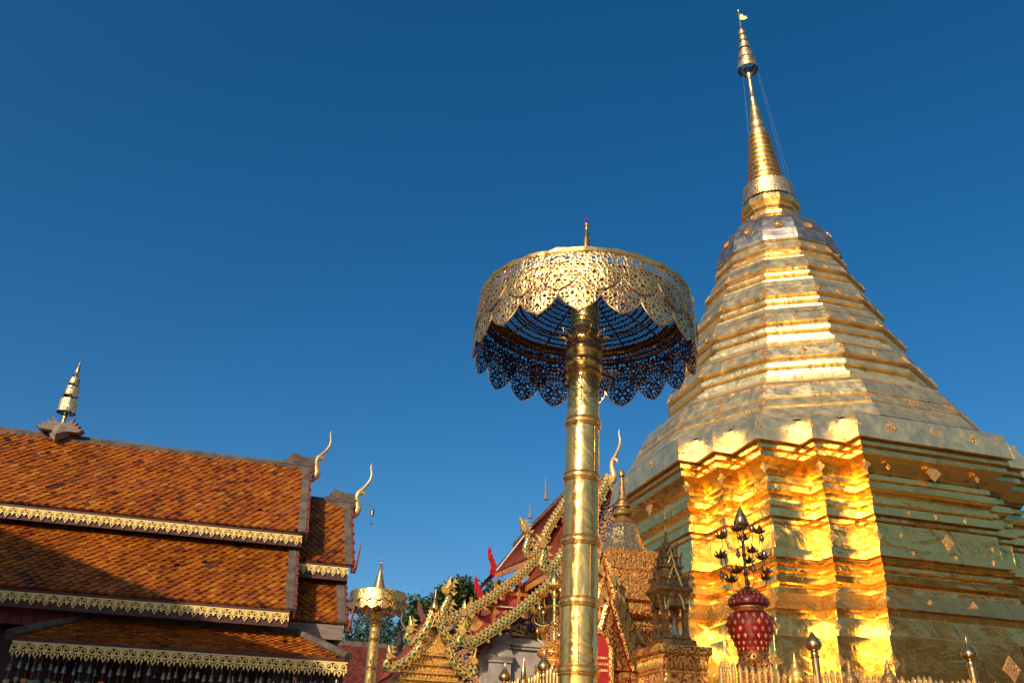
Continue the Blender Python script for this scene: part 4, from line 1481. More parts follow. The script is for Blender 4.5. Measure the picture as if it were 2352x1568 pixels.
# the tall hall behind the viewer's left shoulder, whose gable shades part of the tiled roof
sh = thing('shade_hall', (-32, -16, 0), 'tall gabled hall standing to the left of the viewer', 'temple hall')
b = MB()
b.box((-35.5, -17, 4.5), (24, 5, 9))
b.build('wall', M['redpanel'], sh)
b = MB()
SA, SB = (-21.4, 10.2), (-36.0, 17.6)
for (x0, z0, x1, z1) in ((SA[0], SA[1], SB[0], SB[1]), (SB[0], SB[1], -50.6, 10.2)):
    p = [(x0, -20.5, z0), (x0, -13.5, z0), (x1, -13.5, z1), (x1, -20.5, z1)]
    slab(b, p if x0 > x1 and False else p, 0.3)
b.add([(-22.2, -13.9, 9.0), (-50, -13.9, 9.0), (-36, -13.9, 17.2)], [(0, 1, 2)])
b.build('roof', M['redtile'], sh)

# ------------------------------------------------------------------ naga gable boards
def naga_board(parent, path, neck, v, w, mats=None, teeth=0.21, side=-1, t=0.09, n=5, crest=1.0, drops=True):
    """a scaled serpent lying along a gable edge.  path: (x, z) from the apex down to the chest; neck: (x, z) on up to the crest tip"""
    P = smooth_path([(x, v, z) for x, z in path + neck], n)
    cut = (len(path) - 1) * n
    ln = 0.0
    L = [0.0]
    for a, c in zip(P[:-1], P[1:]):
        ln += (c - a).length
        L.append(ln)
    b = MB()
    sec = [(-0.5, 0.03), (-0.42, -t * 0.6), (-0.2, -t), (0.2, -t), (0.42, -t * 0.6), (0.5, 0.03)]
    vs, uv, fs = [], [], []
    nm = []
    for i, p in enumerate(P):
        d = (P[min(i + 1, len(P) - 1)] - P[max(i - 1, 0)]).normalized()
        q = Vector((-d.z, 0, d.x))
        if q.z < 0 and i <= cut:
            q = -q
        if i > cut and nm and q.dot(nm[-1]) < 0:
            q = -q
        nm.append(q)
        k = 1.0
        if i > cut:
            tt = (i - cut) / max(1, len(P) - 1 - cut)
            k = max(0.06, 1.05 - 0.25 * tt if tt < 0.5 else (0.92 * (1 - (tt - 0.5) / 0.5) ** 0.8))
        if i < 2:
            k *= 0.8 + 0.1 * i
        for s, y in sec:
            vs.append(p + q * (s * w * k) + Vector((0, y * (0.5 + 0.5 * k), 0)))
            uv.append((L[i], s * w))
    m_ = len(sec)
    flip = (P[1] - P[0]).x * nm[0].z - (P[1] - P[0]).z * nm[0].x < 0
    for i in range(len(P) - 1):
        for j in range(m_ - 1):
            f = (i * m_ + j, (i + 1) * m_ + j, (i + 1) * m_ + j + 1, i * m_ + j + 1)
            fs.append(f if not flip else f[::-1])
    b.add(vs, fs, True, uv)
    # flat back
    b.add([v_ + Vector((0, 0.05, 0)) for v_ in vs], [f[::-1] for f in fs], False, uv)
    body = b.build('naga_board', M['scale'], parent, sharp=60)
    # crest flames along the back, bead trim and drops below
    b = MB()
    s = teeth * 0.5
    while s < L[-1] * 0.985:
        i = max(k for k in range(len(L)) if L[k] <= s)
        f = (s - L[i]) / max(1e-5, (L[min(i + 1, len(L) - 1)] - L[i]))
        p = P[i].lerp(P[min(i + 1, len(P) - 1)], f)
        d = (P[min(i + 1, len(P) - 1)] - P[i]).normalized()
        q = nm[i]
        hh = teeth * (0.6 if i < cut else 1.2 * crest)
        o = [(-0.72, -0.05), (0.74, -0.05), (0.5, 0.4), (0.12, 1.0), (0.02, 0.62), (-0.3, 0.3)]
        sg = -1
        b.extrude([(x * teeth * 0.72 * sg, y * hh) for x, y in o], p + q * w * 0.5 + Vector((0, -t * 0.3, 0)), d, q, t * 0.8)
        s += teeth
    b.build('crest_flames', M['paleleaf'], body)
    if drops:
        b = MB()
        s = teeth
        while s < L[cut]:
            i = max(k for k in range(len(L)) if L[k] <= s)
            p = P[i]
            q = nm[i]
            d = (P[min(i + 1, len(P) - 1)] - P[i]).normalized()
            b.extrude([(x_ * w / 0.5, z_ * w / 0.5) for x_, z_ in ((-0.05, 0), (0.06, 0), (0.1, -0.1), (0.0, -0.2), (-0.07, -0.1))], p - q * w * 0.5 + Vector((0, -t * 0.3, 0)), d, q, t * 0.7)
            s += teeth * 2.5
        b.build('drop_leaves', M['paleleaf'], body)
        b = MB()
        e = [p + q * w * 0.47 + Vector((0, -t * 0.75, 0)) for p, q in zip(P[:cut + n], nm)]
        b.tube(e, 0.018 * w / 0.5, 5)
        b.build('upper_bead', M['paleleaf'], body)
        b = MB()
        e = [p - q * w * 0.47 + Vector((0, -t * 0.75, 0)) for p, q in zip(P[:cut + n], nm)]
        b.tube(e, 0.022 * w / 0.5, 5)
        b.build('lower_bead', M['paleleaf'], body)
    # head: jaw, snout and a tall flame crest where the neck ends
    hx, hz = neck[-2]
    tx, tz = neck[-1]
    H = Vector((hx, v - t * 0.6, hz))
    T = Vector((tx, v - t * 0.6, tz))
    sz = (T - H).length
    b = MB()
    sd = side
    b.extrude([(sd * -0.12 * sz, -0.25 * sz), (sd * 0.18 * sz, -0.2 * sz), (sd * 0.32 * sz, -0.02 * sz), (sd * 0.24 * sz, 0.06 * sz), (sd * 0.3 * sz, 0.2 * sz), (sd * 0.16 * sz, 0.22 * sz), (sd * 0.1 * sz, 0.4 * sz),
               (sd * -0.02 * sz, 0.3 * sz), (sd * -0.16 * sz, 0.45 * sz), (sd * -0.2 * sz, 0.15 * sz), (sd * -0.3 * sz, 0.1 * sz), (sd * -0.22 * sz, -0.1 * sz)][::sd], H, (1, 0, 0), (0, 0, 1), t * 1.6)
    mid = H.lerp(T, 0.55) + Vector((-sd * -0.06 * sz, 0, 0))
    b.tube(smooth_path([H + Vector((-sd * 0.06 * sz, 0, 0.1 * sz)), mid + Vector((-sd * 0.14 * sz, 0, -0.1 * sz)), mid + Vector((-sd * 0.1 * sz, 0, 0.12 * sz)), T], 3), [0.15 * sz, 0.15 * sz, 0.14 * sz, 0.125 * sz, 0.11 * sz, 0.095 * sz, 0.08 * sz, 0.06 * sz, 0.035 * sz, 0.008 * sz], 7, side=(0, 1, 0))
    b.build('head', M['goldpaint'], body)
    return body


def hang_hong(b, o, H, ax=(1, 0, 0), depth=0.07):
    """a flame-shaped corner finial cut from board"""
    pts = [(0.1, 0), (0.22, 0.08), (0.2, 0.22), (0.16, 0.33), (0.2, 0.43), (0.1, 0.5), (0.13, 0.58), (0.02, 0.64), (0.05, 0.72), (-0.06, 0.78), (-0.02, 0.86), (-0.12, 1.0), (-0.15, 0.84), (-0.13, 0.72), (-0.12, 0.6), (-0.04, 0.48), (-0.02, 0.38), (0.02, 0.32), (-0.04, 0.22), (-0.04, 0.1)]
    b.extrude([(x * H, z * H) for x, z in pts][::-1], o, ax, (0, 0, 1), depth)


# ------------------------------------------------------------------ the viharn behind the stupa
VF, VR = 14.8, 18.5
vih = thing('viharn', (0.4, 16, 0), 'red roofed hall with green scaled naga gable boards behind the big parasol pole', 'temple hall')
UC = 0.42


def xz(X, Y, v):
    p = pl(X, Y, v)
    return (p.x, p.z)


def mir(pts, c=UC):
    return [(2 * c - x, z) for x, z in pts]


# rear section boards
n1 = [(UC, 15.0), (-0.35, 13.75), (-1.1, 12.5), xz(1240, 1250, VR), xz(1219, 1277, VR)]
naga_board(vih, n1, [xz(1207, 1262, VR), xz(1213, 1235, VR), xz(1201, 1215, VR), xz(1191, 1188, VR)], VR - 0.1, 0.34)
n3 = [xz(1240, 1272, VR), xz(1190, 1325, VR), xz(1130, 1370, VR), xz(1075, 1404, VR), xz(1046, 1417, VR), xz(1032, 1424, VR)]
naga_board(vih, n3, [xz(1017, 1417, VR), xz(1020, 1397, VR), xz(1030, 1372, VR), xz(1022, 1355, VR), xz(1036, 1322, VR)], VR - 0.1, 0.38)
# front section boards
n2 = [(UC + 0.05, 14.1), xz(1377, 1140, VF), xz(1340, 1205, VF), xz(1297, 1262, VF), xz(1278, 1294, VF), xz(1258, 1310, VF)]
naga_board(vih, n2, [xz(1244, 1296, VF), xz(1249, 1274, VF), xz(1243, 1253, VF), xz(1228, 1226, VF)], VF - 0.1, 0.36)
n4 = [xz(1310, 1292, VF), xz(1240, 1362, VF), xz(1180, 1412, VF), xz(1130, 1448, VF), xz(1092, 1472, VF), xz(1077, 1478, VF)]
naga_board(vih, n4, [xz(1060, 1470, VF), xz(1059, 1448, VF), xz(1073, 1432, VF), xz(1062, 1408, VF), xz(1066, 1378, VF)], VF - 0.1, 0.36)
naga_board(vih, mir(n2[:4]), mir(n2[4:]) + [(4.0, 10.2), (4.4, 11.2)], VF - 0.1, 0.36, side=1)
# roofs
RE = 28.2
b = MB()


def vslope(x0, z0, x1, z1, v0, v1, dz=0.0, th=0.12, far=None):
    b_ = MB()
    k = 8
    rows = 14
    rr_ = random.Random(4)
    vs = []
    for i in range(rows + 1):
        t = i / rows
        for j in range(k + 1):
            s = j / k
            vs.append(Vector((lerp(x0, x1, t), lerp(v0, v1, s), lerp(z0, z1, t) + dz * s)))
    p = [vs[rows * (k + 1)], vs[0], vs[k], vs[(rows + 1) * (k + 1) - 1]]
    fx, fz = far if far else (x1, z1 + dz)
    p[3] = Vector((fx, v1, fz))
    T0, T1, B0, B1 = p[1].copy(), p[2].copy(), p[0].copy(), p[3].copy()
    if x1 > x0:
        p = p[::-1]
    slab(b_, p, th)
    # courses of small tiles as raised strips
    n_ = (p[1] - p[0]).cross(p[3] - p[0]).normalized()
    m2 = int(math.hypot(x1 - x0, z1 - z0) / 0.11)
    for i in range(m2):
        a, c = i / m2, (i + 1.25) / m2
        c = min(c, 1.0)
        q = [T0.lerp(B0, a), T1.lerp(B1, a), T1.lerp(B1, c), T0.lerp(B0, c)]
        seg = max(1, int(abs(v1 - v0) / 0.14))
        for j in range(seg):
            s0, s1 = j / seg, (j + 1) / seg
            b_.tint = rr_.random()
            u_ = rr_.uniform(0.01, 0.022)
            b_.add([q[0].lerp(q[1], s0) + n_ * 0.004, q[0].lerp(q[1], s1) + n_ * 0.004, q[3].lerp(q[2], s1) + n_ * (u_ + 0.012), q[3].lerp(q[2], s0) + n_ * (u_ + 0.012)],
                   [(0, 1, 2, 3) if x1 > x0 else (3, 2, 1, 0)])
    return b_


e1 = xz(1228, 1276, VR)
FE = xz(1140, 1312, 25.5)
vslope(UC, 14.95, e1[0], e1[1] + 0.05, VR, 25.5, -0.45, far=FE).build('rear_upper_roof', M['redtile'], vih)
vslope(UC, 14.95, 2 * UC - e1[0], e1[1] + 0.05, VR, 25.5, -0.45).build('rear_upper_roof', M['redtile'], vih)
vslope(UC, 14.35, FE[0] - 0.1, FE[1] - 0.1, 25.5, 29.0, -0.2).build('back_roof', M['redtile'], vih)
vslope(UC, 14.5, 2 * UC - e1[0], e1[1] - 0.35, 25.5, 29.0, -0.3).build('back_roof', M['redtile'], vih)
e3 = xz(1050, 1420, VR)
vslope(e1[0] + 0.3, e1[1] - 0.3, e3[0], e3[1], VR, 25.5).build('rear_lower_roof', M['redtile'], vih)
vslope(2 * UC - e1[0] - 0.3, e1[1] - 0.3, 2 * UC - e3[0], e3[1], VR, 25.5).build('rear_lower_roof', M['redtile'], vih)
e2 = xz(1268, 1305, VF)
vslope(UC, 14.0, e2[0], e2[1] + 0.02, VF, VR).build('front_upper_roof', M['redtile'], vih)
vslope(UC, 14.0, 2 * UC - e2[0], e2[1] + 0.02, VF, VR).build('front_upper_roof', M['redtile'], vih)
e4 = xz(1088, 1474, VF)
f4_ = xz(1300, 1310, VF)
vslope(f4_[0], f4_[1] - 0.1, e4[0], e4[1], VF, VR).build('front_lower_roof', M['redtile'], vih)
vslope(2 * UC - f4_[0], f4_[1] - 0.1, 2 * UC - e4[0], e4[1], VF, VR).build('front_lower_roof', M['redtile'], vih)
# eave fascias with gilt fringe
b = MB()
fa, fb = Vector((e1[0] + .06, VR, e1[1] - .14)), Vector((FE[0] + .06, 25.5, FE[1] - .16))
b.hexa([fa + Vector(o) for o in ((-.04, 0, -.13), (.04, 0, -.13))] + [fb + Vector(o) for o in ((.04, 0, -.13), (-.04, 0, -.13))] + [fa + Vector(o) for o in ((-.04, 0, .13), (.04, 0, .13))] + [fb + Vector(o) for o in ((.04, 0, .13), (-.04, 0, .13))])
b.build('eave_fascia', M['carve_gr'], vih)
for (x, z, v0, v1) in ( (e2[0], e2[1], VF, VR), (e3[0], e3[1], VR, 25.5), (e4[0], e4[1], VF, VR)):
    b = MB()
    b.box((x + 0.06, (v0 + v1) / 2, z - 0.14), (0.08, v1 - v0, 0.26))
    b.build('eave_fascia', M['carve_gr'], vih)
# ridge caps
for (v0, v1, z0, z1) in ((VF, VR, 14.0, 14.0), (VR, 25.5, 14.97, 14.5), (25.5, 29.0, 14.5, 14.2)):
    b = MB()
    b.hexa([(UC - .12, v0, z0 - .05), (UC + .12, v0, z0 - .05), (UC + .12, v1, z1 - .05), (UC - .12, v1, z1 - .05), (UC - .08, v0, z0 + .2), (UC + .08, v0, z0 + .2), (UC + .08, v1, z1 + .2), (UC - .08, v1, z1 + .2)])
    b.build('ridge_cap', M['cement'], vih)
b = MB()
for s in (1,):
    b.hexa([(UC - .15, 25.4, 14.55), (UC + .1, 25.4, 14.55), (UC + .1, 25.6, 14.55), (UC - .15, 25.6, 14.55), (UC - .15, 25.4, 14.6), (UC + .1, 25.4, 14.6), (UC + .1, 25.6, 14.6), (UC - .15, 25.6, 14.6)])
b.tube([(UC, 25.5, 14.6), (FE[0], 25.5, FE[1] + 0.06)], 0.05, 6)
b.build('verge', M['white'], vih)
chofa('gable_horn', (UC + 0.05, VF - 0.05, 14.2), (0.45, -1, 0), 2.0, M['hornpale'], vih)
for X, Y0, Y1, v in ((1254, 1138, 1093, 25.5), (1218, 1180, 1155, 29.0)):
    p, q = pl(X, Y0 + 8, v), pl(X - 1, Y1, v)
    b = MB()
    b.tube([p, p.lerp(q, 0.4), q], [0.13, 0.06, 0.012], 8)
    b.build('far_gable_horn', M['wood'], vih)
p = pl(1132, 1316, 25.5)
b = MB()
hang_hong(b, p + Vector((-0.1, 0, -0.15)), 1.55, (1, 0.3, 0), 0.12)
b.build('corner_flame', M['redbright'], vih)
p = pl(1098, 1380, 22.0)
b = MB()
hang_hong(b, p + Vector((0.0, 0, -0.4)), 1.6, (1, 0.2, 0), 0.12)
b.build('corner_flame', M['redbright'], vih)
# walls of the front section: gable with gilt scrolls on blue, framed in red
b = MB()
gp = [(UC, 13.4), (UC - 1.6, 11.0), (UC - 1.7, 9.2), (UC + 1.7, 9.2), (UC + 1.6, 11.0)]
b.extrude(gp[::1], (0, VF + 0.25, 0), (1, 0, 0), (0, 0, 1), 0.12)
b.build('gable_panel', M['carve_b'], vih)
b = MB()
for sgn in (-1, 1):
    b.tube([(UC, VF + 0.12, 13.5), (UC + sgn * 1.7, VF + 0.12, 10.7), (UC + sgn * 1.75, VF + 0.12, 9.2)], 0.06, 6)
b.build('gable_frame', M['red'], vih)
b = MB()
b.extrude([(-1.3, 9.3), (-1.75, 9.3), (-4.6, 7.35), (-4.6, 7.0), (-1.3, 7.0)][::-1], (0, VF + 0.85, 0), (1, 0, 0), (0, 0, 1), 0.1)
b.build('side_gable_panel', M['carve_b2'] if 'carve_b2' in M else M['carve_b'], vih)
b = MB()
b.box((-1.86, VF + 0.75, 8.2), (0.36, 0.08, 2.5))
b.build('lattice_window', M['lattice'], vih)
b = MB()
b.box((-2.12, VF + 0.74, 8.2), (0.1, 0.14, 2.6))
b.box((-1.6, VF + 0.74, 8.2), (0.1, 0.14, 2.6))
b.build('window_frame', M['carve_gr'], vih)
# stone wall with a moulded pilaster
WV = VF + 0.75
b = MB()
b.box((-2.4, WV + 0.3, 3.55), (4.9, 0.5, 7.1))
b.box((-1.5, WV + 0.3, 7.25), (3.2, 0.5, 0.3))
b.build('stone_wall', M['stone'], vih)
b = MB()
b.box((-2.6, WV, 6.74), (4.1, 0.12, 0.1))
b.box((-2.6, WV - 0.02, 6.6), (4.1, 0.09, 0.06))
b.build('wall_moulding', M['stone'], vih)
b = MB()
b.box((-4.2, WV - 0.1, 3.0), (0.9, 0.3, 6.0))
b.box((-4.2, WV - 0.12, 6.02), (1.0, 0.38, 0.06))
b.hexa([(-4.66, WV - .28, 6.05), (-3.74, WV - .28, 6.05), (-3.74, WV + .1, 6.05), (-4.66, WV + .1, 6.05), (-4.76, WV - .36, 6.19), (-3.64, WV - .36, 6.19), (-3.64, WV + .1, 6.19), (-4.76, WV + .1, 6.19)])
b.box((-4.2, WV - 0.13, 6.22), (1.14, 0.47, 0.05))
b.hexa([(-4.74, WV - .34, 6.245), (-3.66, WV - .34, 6.245), (-3.66, WV + .1, 6.245), (-4.74, WV + .1, 6.245), (-4.6, WV - .26, 6.5), (-3.78, WV - .26, 6.5), (-3.78, WV + .1, 6.5), (-4.6, WV + .1, 6.5)])
b.box((-4.19, WV - 0.08, 6.6), (0.76, 0.32, 0.2))
b.box((-4.19, WV - 0.1, 6.75), (0.86, 0.4, 0.1))
b.box((-4.19, WV - 0.08, 6.95), (0.8, 0.34, 0.3))
b.build('pilaster', M['stone'], vih)
b = MB()
b.box((-5.5, WV + 0.5, 3.2), (1.8, 0.1, 6.2))
b.build('blue_panel', M['carve_b'], vih)
b = MB()
b.box((-4.95, WV + 0.3, 6.45), (0.9, 0.2, 0.12))
b.build('panel_lintel', M['carve_gr'], vih)
# rear gable wall with red lacquer, posts and gilt diamonds; clerestory of the front section
b = MB()
b.extrude([(UC, 14.3), (e1[0] + 0.5, e1[1] + 0.3), (e1[0] + 0.4, e1[1] - 0.6), (e3[0] + 0.5, e3[1]), (e3[0] + 0.5, 5.0), (5, 5), (5, 9), (2.5, 11)], (0, VR + 0.25, 0), (1, 0, 0), (0, 0, 1), 0.1)
b.build('rear_gable_wall', M['redpanel'], vih)
b = MB()
b.box((e2[0] + 0.75, (VF + VR) / 2 + 0.3, 9.4), (0.1, VR - VF - 0.6, 1.6))
b.build('clerestory', M['redpanel'], vih)
for k in range(3):
    b = MB()
    b.box((e1[0] - 0.7 - 1.1 * k, VR + 0.1, 9.8 - 0.85 * k), (0.12, 0.12, 1.9))
    b.build('gable_post', M['carve_gr'], vih)
b = MB()
b.box((-2.3, VR + 0.12, 9.35), (2.6, 0.14, 0.16))
b.build('gable_rail', M['carve_gr'], vih)
b = MB()
b.box((-3.1, VR + 0.1, 8.75), (2.6, 0.12, 0.05))
b.build('pale_rail', M['white'], vih)
for k in range(5):
    b = MB()
    b.box((-4.3 + 0.42 * k, VR + 0.17, 8.5), (0.2, 0.04, 0.2), ry=PI / 4)
    b.build('gilt_diamond', M['goldpaint'], vih)
b = MB()
b.box((-4.4, VR + 0.18, 7.95), (0.5, 0.03, 0.5), ry=PI / 4)
b.build('gilt_diamond', M['goldpaint'], vih)
b = MB()
b.box((-3.3, VR + 0.16, 7.95), (0.55, 0.05, 0.6))
b.build('pale_panel', M['white'], vih)
# projecting purlin ends
for t, (A, B_, v) in ((0.35, (n3[0], n3[3], VR)), (0.6, (n3[0], n3[3], VR)), (0.85, (n3[0], n3[3], VR)), (0.25, (n4[0], n4[4], VF)), (0.55, (n4[0], n4[4], VF)), (0.5, (n1[0], n1[3], VR))):
    b = MB()
    b.box((lerp(A[0], B_[0], t) + 0.2, v + 0.1, lerp(A[1], B_[1], t) - 0.42), (0.24, 0.5, 0.24))
    b.build('purlin_end', M['bargered'], vih)

# ------------------------------------------------------------------ the small gilded gate pavilion
GV = 6.6
gate = thing('gate_pavilion', (-8.85, 7.6, 0), 'small gilded gate pavilion with two tiers of naga gable boards left of the grey wall', 'gate')


def gx(X, Y):
    return xz(X, Y, GV)


A1 = [gx(994, 1402), gx(984, 1432), gx(968, 1457), gx(951, 1471), gx(944, 1474)]
naga_board(gate, A1, [gx(936, 1470), gx(935, 1459), gx(940, 1446), gx(940, 1414)], GV - 0.08, 0.2, teeth=0.12, t=0.07)
A2 = [gx(1001, 1402), gx(1006, 1432), gx(1022, 1462), gx(1038, 1476), gx(1044, 1478)]
naga_board(gate, A2, [gx(1052, 1474), gx(1055, 1463), gx(1058, 1450), gx(1072, 1420)], GV - 0.08, 0.2, teeth=0.12, t=0.07, side=1)
B1 = [gx(967, 1476), gx(950, 1500), gx(925, 1522), gx(902, 1534), gx(893, 1535)]
naga_board(gate, B1, [gx(885, 1530), gx(886, 1520), gx(890, 1508), gx(889, 1482)], GV - 0.2, 0.2, teeth=0.12, t=0.07)
B2 = [gx(1024, 1484), gx(1034, 1515), gx(1052, 1540), gx(1072, 1552), gx(1079, 1552)]
naga_board(gate, B2, [gx(1086, 1545), gx(1086, 1533), gx(1084, 1520), gx(1090, 1492)], GV - 0.2, 0.2, teeth=0.12, t=0.07, side=1)
p = pl(998, 1402, GV - 0.1)
b = MB()
b.lathe(p + Vector((0, 0, -0.05)), [(0.05, 0.0), (0.1, 0.06), (0.12, 0.14), (0.1, 0.22), (0.07, 0.33), (0.05, 0.36), (0.045, 0.4), (0.025, 0.42), (0.02, 0.5), (0.012, 0.62), (0.0, 0.72)], 16)
b.build('apex_bud', M['bud'], gate)
c_, l_, r_ = gx(997, 1400), gx(952, 1478), gx(1040, 1484)
b = MB()
b.extrude([c_, (l_[0] + 0.1, l_[1] + 0.05), (l_[0] + 0.15, l_[1] - 0.45), (r_[0] - 0.15, l_[1] - 0.45), (r_[0] - 0.1, r_[1] + 0.05)], (0, GV + 0.2, 0), (1, 0, 0), (0, 0, 1), 0.12)
b.build('gable_panel', M['carve_g'], gate)
b = MB()
cx = (l_[0] + r_[0]) / 2
for (z0, z1, h0, h1) in ((4.95, 5.05, 0.62, 0.64), (4.5, 4.95, 0.74, 0.7), (4.38, 4.5, 0.86, 0.8), (4.2, 4.38, 0.92, 0.96), (4.05, 4.2, 1.0, 1.0), (0, 4.05, 0.95, 0.95)):
    b.hexa([(cx - h0, GV + .1, z0), (cx + h0, GV + .1, z0), (cx + h0, GV + 1.6, z0), (cx - h0, GV + 1.6, z0), (cx - h1, GV + .1, z1), (cx + h1, GV + .1, z1), (cx + h1, GV + 1.6, z1), (cx - h1, GV + 1.6, z1)])
b.build('gilded_body', M['carve_g'], gate)
b = MB()
for z_, h_, t_ in ((5.0, 0.72, 0.07), (4.72, 0.8, 0.05), (4.5, 0.9, 0.08), (4.3, 0.98, 0.06)):
    bm_ = MB()
    bm_.box((cx, GV + 0.07, z_), (h_ * 2, 0.12, t_))
    for i in range(16):
        bm_.lathe((cx - h_ + 0.06 + i * (2 * h_ - 0.12) / 15, GV + 0.03, z_ + t_ / 2 - 0.01), [(0.04, 0), (0.045, 0.04), (0.0, 0.12)], 6)
    bm_.build('body_moulding', M['goldpaint'], gate)
ap, le = (c_[0], c_[1] - 0.1), (l_[0], l_[1] + 0.02)
for sgn in (-1, 1):
    a = Vector((ap[0], GV, ap[1]))
    q = Vector((ap[0] + sgn * (ap[0] - le[0]), GV, le[1]))
    pts = [q, a, a + Vector((0, 1.9, 0)), q + Vector((0, 1.9, 0))]
    slab(b, pts if sgn < 0 else pts[::-1], 0.08)
    a2 = Vector((ap[0] + sgn * 0.55, GV - .1, le[1] - 0.02))
    q2 = Vector((ap[0] + sgn * 1.2, GV - .1, 4.35))
    pts = [q2, a2, a2 + Vector((0, 2.1, 0)), q2 + Vector((0, 2.1, 0))]
    slab(b, pts if sgn < 0 else pts[::-1], 0.08)
b.build('roof', M['redtile'], gate)
p = pl(918, 1500, 9.0)
b = MB()
b.tube(smooth_path([p + Vector((0.5, 0, 0.05)), p + Vector((0.1, 0, -0.1)), p + Vector((-0.12, 0, 0.1)), p + Vector((0.0, 0, 0.4)), p + Vector((-0.08, 0, 0.65)), p + Vector((0.1, 0, 0.95))], 3), [0.2, 0.2, 0.2, 0.2, 0.19, 0.18, 0.17, 0.16, 0.15, 0.13, 0.11, 0.09, 0.07, 0.05, 0.03, 0.008], 8)
b.build('rear_corner_flame', M['dark'], gate)  # near-black colour stands in for the shade on this far corner
p = pl(955, 1445, 8.6)
b = MB()
hang_hong(b, p + Vector((0.15, 0, -0.1)), 1.0, (1, 0, 0), 0.06)
b.build('rear_corner_flame', M['bargered'], gate)
p = pl(937, 1470, 8.8)
chofa('rear_gable_horn', p + Vector((0, 0, 0.1)), (-1, 0, 0), 0.8, M['wood'], gate, False)

# ------------------------------------------------------------------ the low red-roofed hall behind
lh = thing('low_hall', (-9, 32, 0), 'low distant hall with a red tiled roof and grey ridge behind the far parasol', 'temple hall')
b = MB()
rr2 = random.Random(8)
P0 = Vector((-11.5, 26.5, 4.6))
upv = Vector((0, 3.5, 3.55)).normalized()
tile_field(b, P0, Vector((1, 0, 0)), upv, {'slope': 5.0, 'left': lambda s: 0.0, 'right': lambda s: 7.2}, 0.3, 0.16, rr2, 0.04, 0.03)
b.add([P0 + Vector((0, 0, -.03)), P0 + Vector((7.2, 0, -.03)), P0 + Vector((7.2, 3.5, 3.52)), P0 + Vector((0, 3.5, 3.52))], [(0, 1, 2, 3)])
b.build('roof', M['darkredtile'], lh)
b = MB()
b.box((-7.9, 30.1, 8.2), (7.4, 0.3, 0.35))
b.build('ridge_cap', M['cement'], lh)
b = MB()
b.box((-7.9, 30.2, 2.3), (6.6, 6.0, 4.6))
b.build('wall', M['redpanel'], lh)

# ------------------------------------------------------------------ the spired shrine beside the stupa
SC_ = Vector((-8.2, -5.95, 0))
shr = thing('spired_shrine', SC_, 'red and gold shrine with dark bell spire just right of the big parasol pole', 'shrine')


def sq(b, c, lev, rot=0.0):
    """square courses: (half width, z)"""
    for (h0, z0), (h1, z1) in zip(lev[:-1], lev[1:]):
        if z1 - z0 < 1e-6:
            continue
        b.hexa([(c[0] - h0, c[1] - h0, z0), (c[0] + h0, c[1] - h0, z0), (c[0] + h0, c[1] + h0, z0), (c[0] - h0, c[1] + h0, z0),
                (c[0] - h1, c[1] - h1, z1), (c[0] + h1, c[1] - h1, z1), (c[0] + h1, c[1] + h1, z1), (c[0] - h1, c[1] + h1, z1)])
    return b


K = (SC_ + Vector((-0.2, -0.4, 0)) - CAM_P)
b = MB()
b.lathe(SC_, [(0.18, 5.78), (0.2, 5.8), (0.16, 5.86), (0.13, 5.9), (0.18, 5.94), (0.19, 5.99), (0.13, 6.03), (0.12, 6.06), (0.15, 6.09), (0.14, 6.13), (0.09, 6.16), (0.085, 6.2), (0.1, 6.22), (0.07, 6.28), (0.045, 6.48), (0.03, 6.62), (0.028, 6.65), (0.055, 6.67), (0.06, 6.71), (0.045, 6.76), (0.015, 6.81), (0, 6.85)], 24)
b.build('spire', M['bronze'], shr)
b = MB()
b.lathe(SC_, [(0.46, 5.24), (0.44, 5.28), (0.4, 5.32), (0.36, 5.38), (0.3, 5.52), (0.26, 5.68), (0.2, 5.79)], 8, False, True, PI / 8)
b.build('bell', M['carve_dark'] if 'carve_dark' in M else M['bronze'], shr)
b = MB()
sq(b, SC_, [(0.48, 4.86), (0.52, 4.9), (0.52, 5.02), (0.46, 5.04), (0.44, 5.22), (0.4, 5.26)])
for i in range(12):
    for sx, sy in ((1, 0), (0, 1)):
        t = -0.48 + 0.96 * i / 11
        x, y = (SC_.x + t, SC_.y - 0.5) if sx else (SC_.x - 0.5, SC_.y + t)
        b.lathe((x, y, 5.0), [(0.03, 0), (0.045, 0.06), (0.02, 0.16), (0, 0.24)], 6)
b.build('lotus_crown', M['carve_g2'], shr)
b = MB()
sq(b, SC_, [(0.7, 4.42), (0.66, 4.46), (0.5, 4.86)])
b.build('hipped_roof', M['carve_gr'], shr)
b = MB()
sq(b, SC_, [(0.6, 3.98), (0.6, 4.06), (0.72, 4.12), (0.72, 4.3), (0.66, 4.32), (0.74, 4.36), (0.72, 4.44)])
for i in range(14):
    t = -0.66 + 1.32 * i / 13
    b.lathe((SC_.x + t, SC_.y - 0.74, 4.14), [(0.03, 0), (0.045, 0.05), (0.0, 0.17)], 6)
    b.lathe((SC_.x - 0.74, SC_.y + t, 4.14), [(0.03, 0), (0.045, 0.05), (0.0, 0.17)], 6)
b.build('upper_cornice', M['carve_g2'], shr)
b = MB()
sq(b, SC_, [(0.58, 3.5), (0.58, 3.99)])
b.build('upper_body', M['carve_gr'], shr)
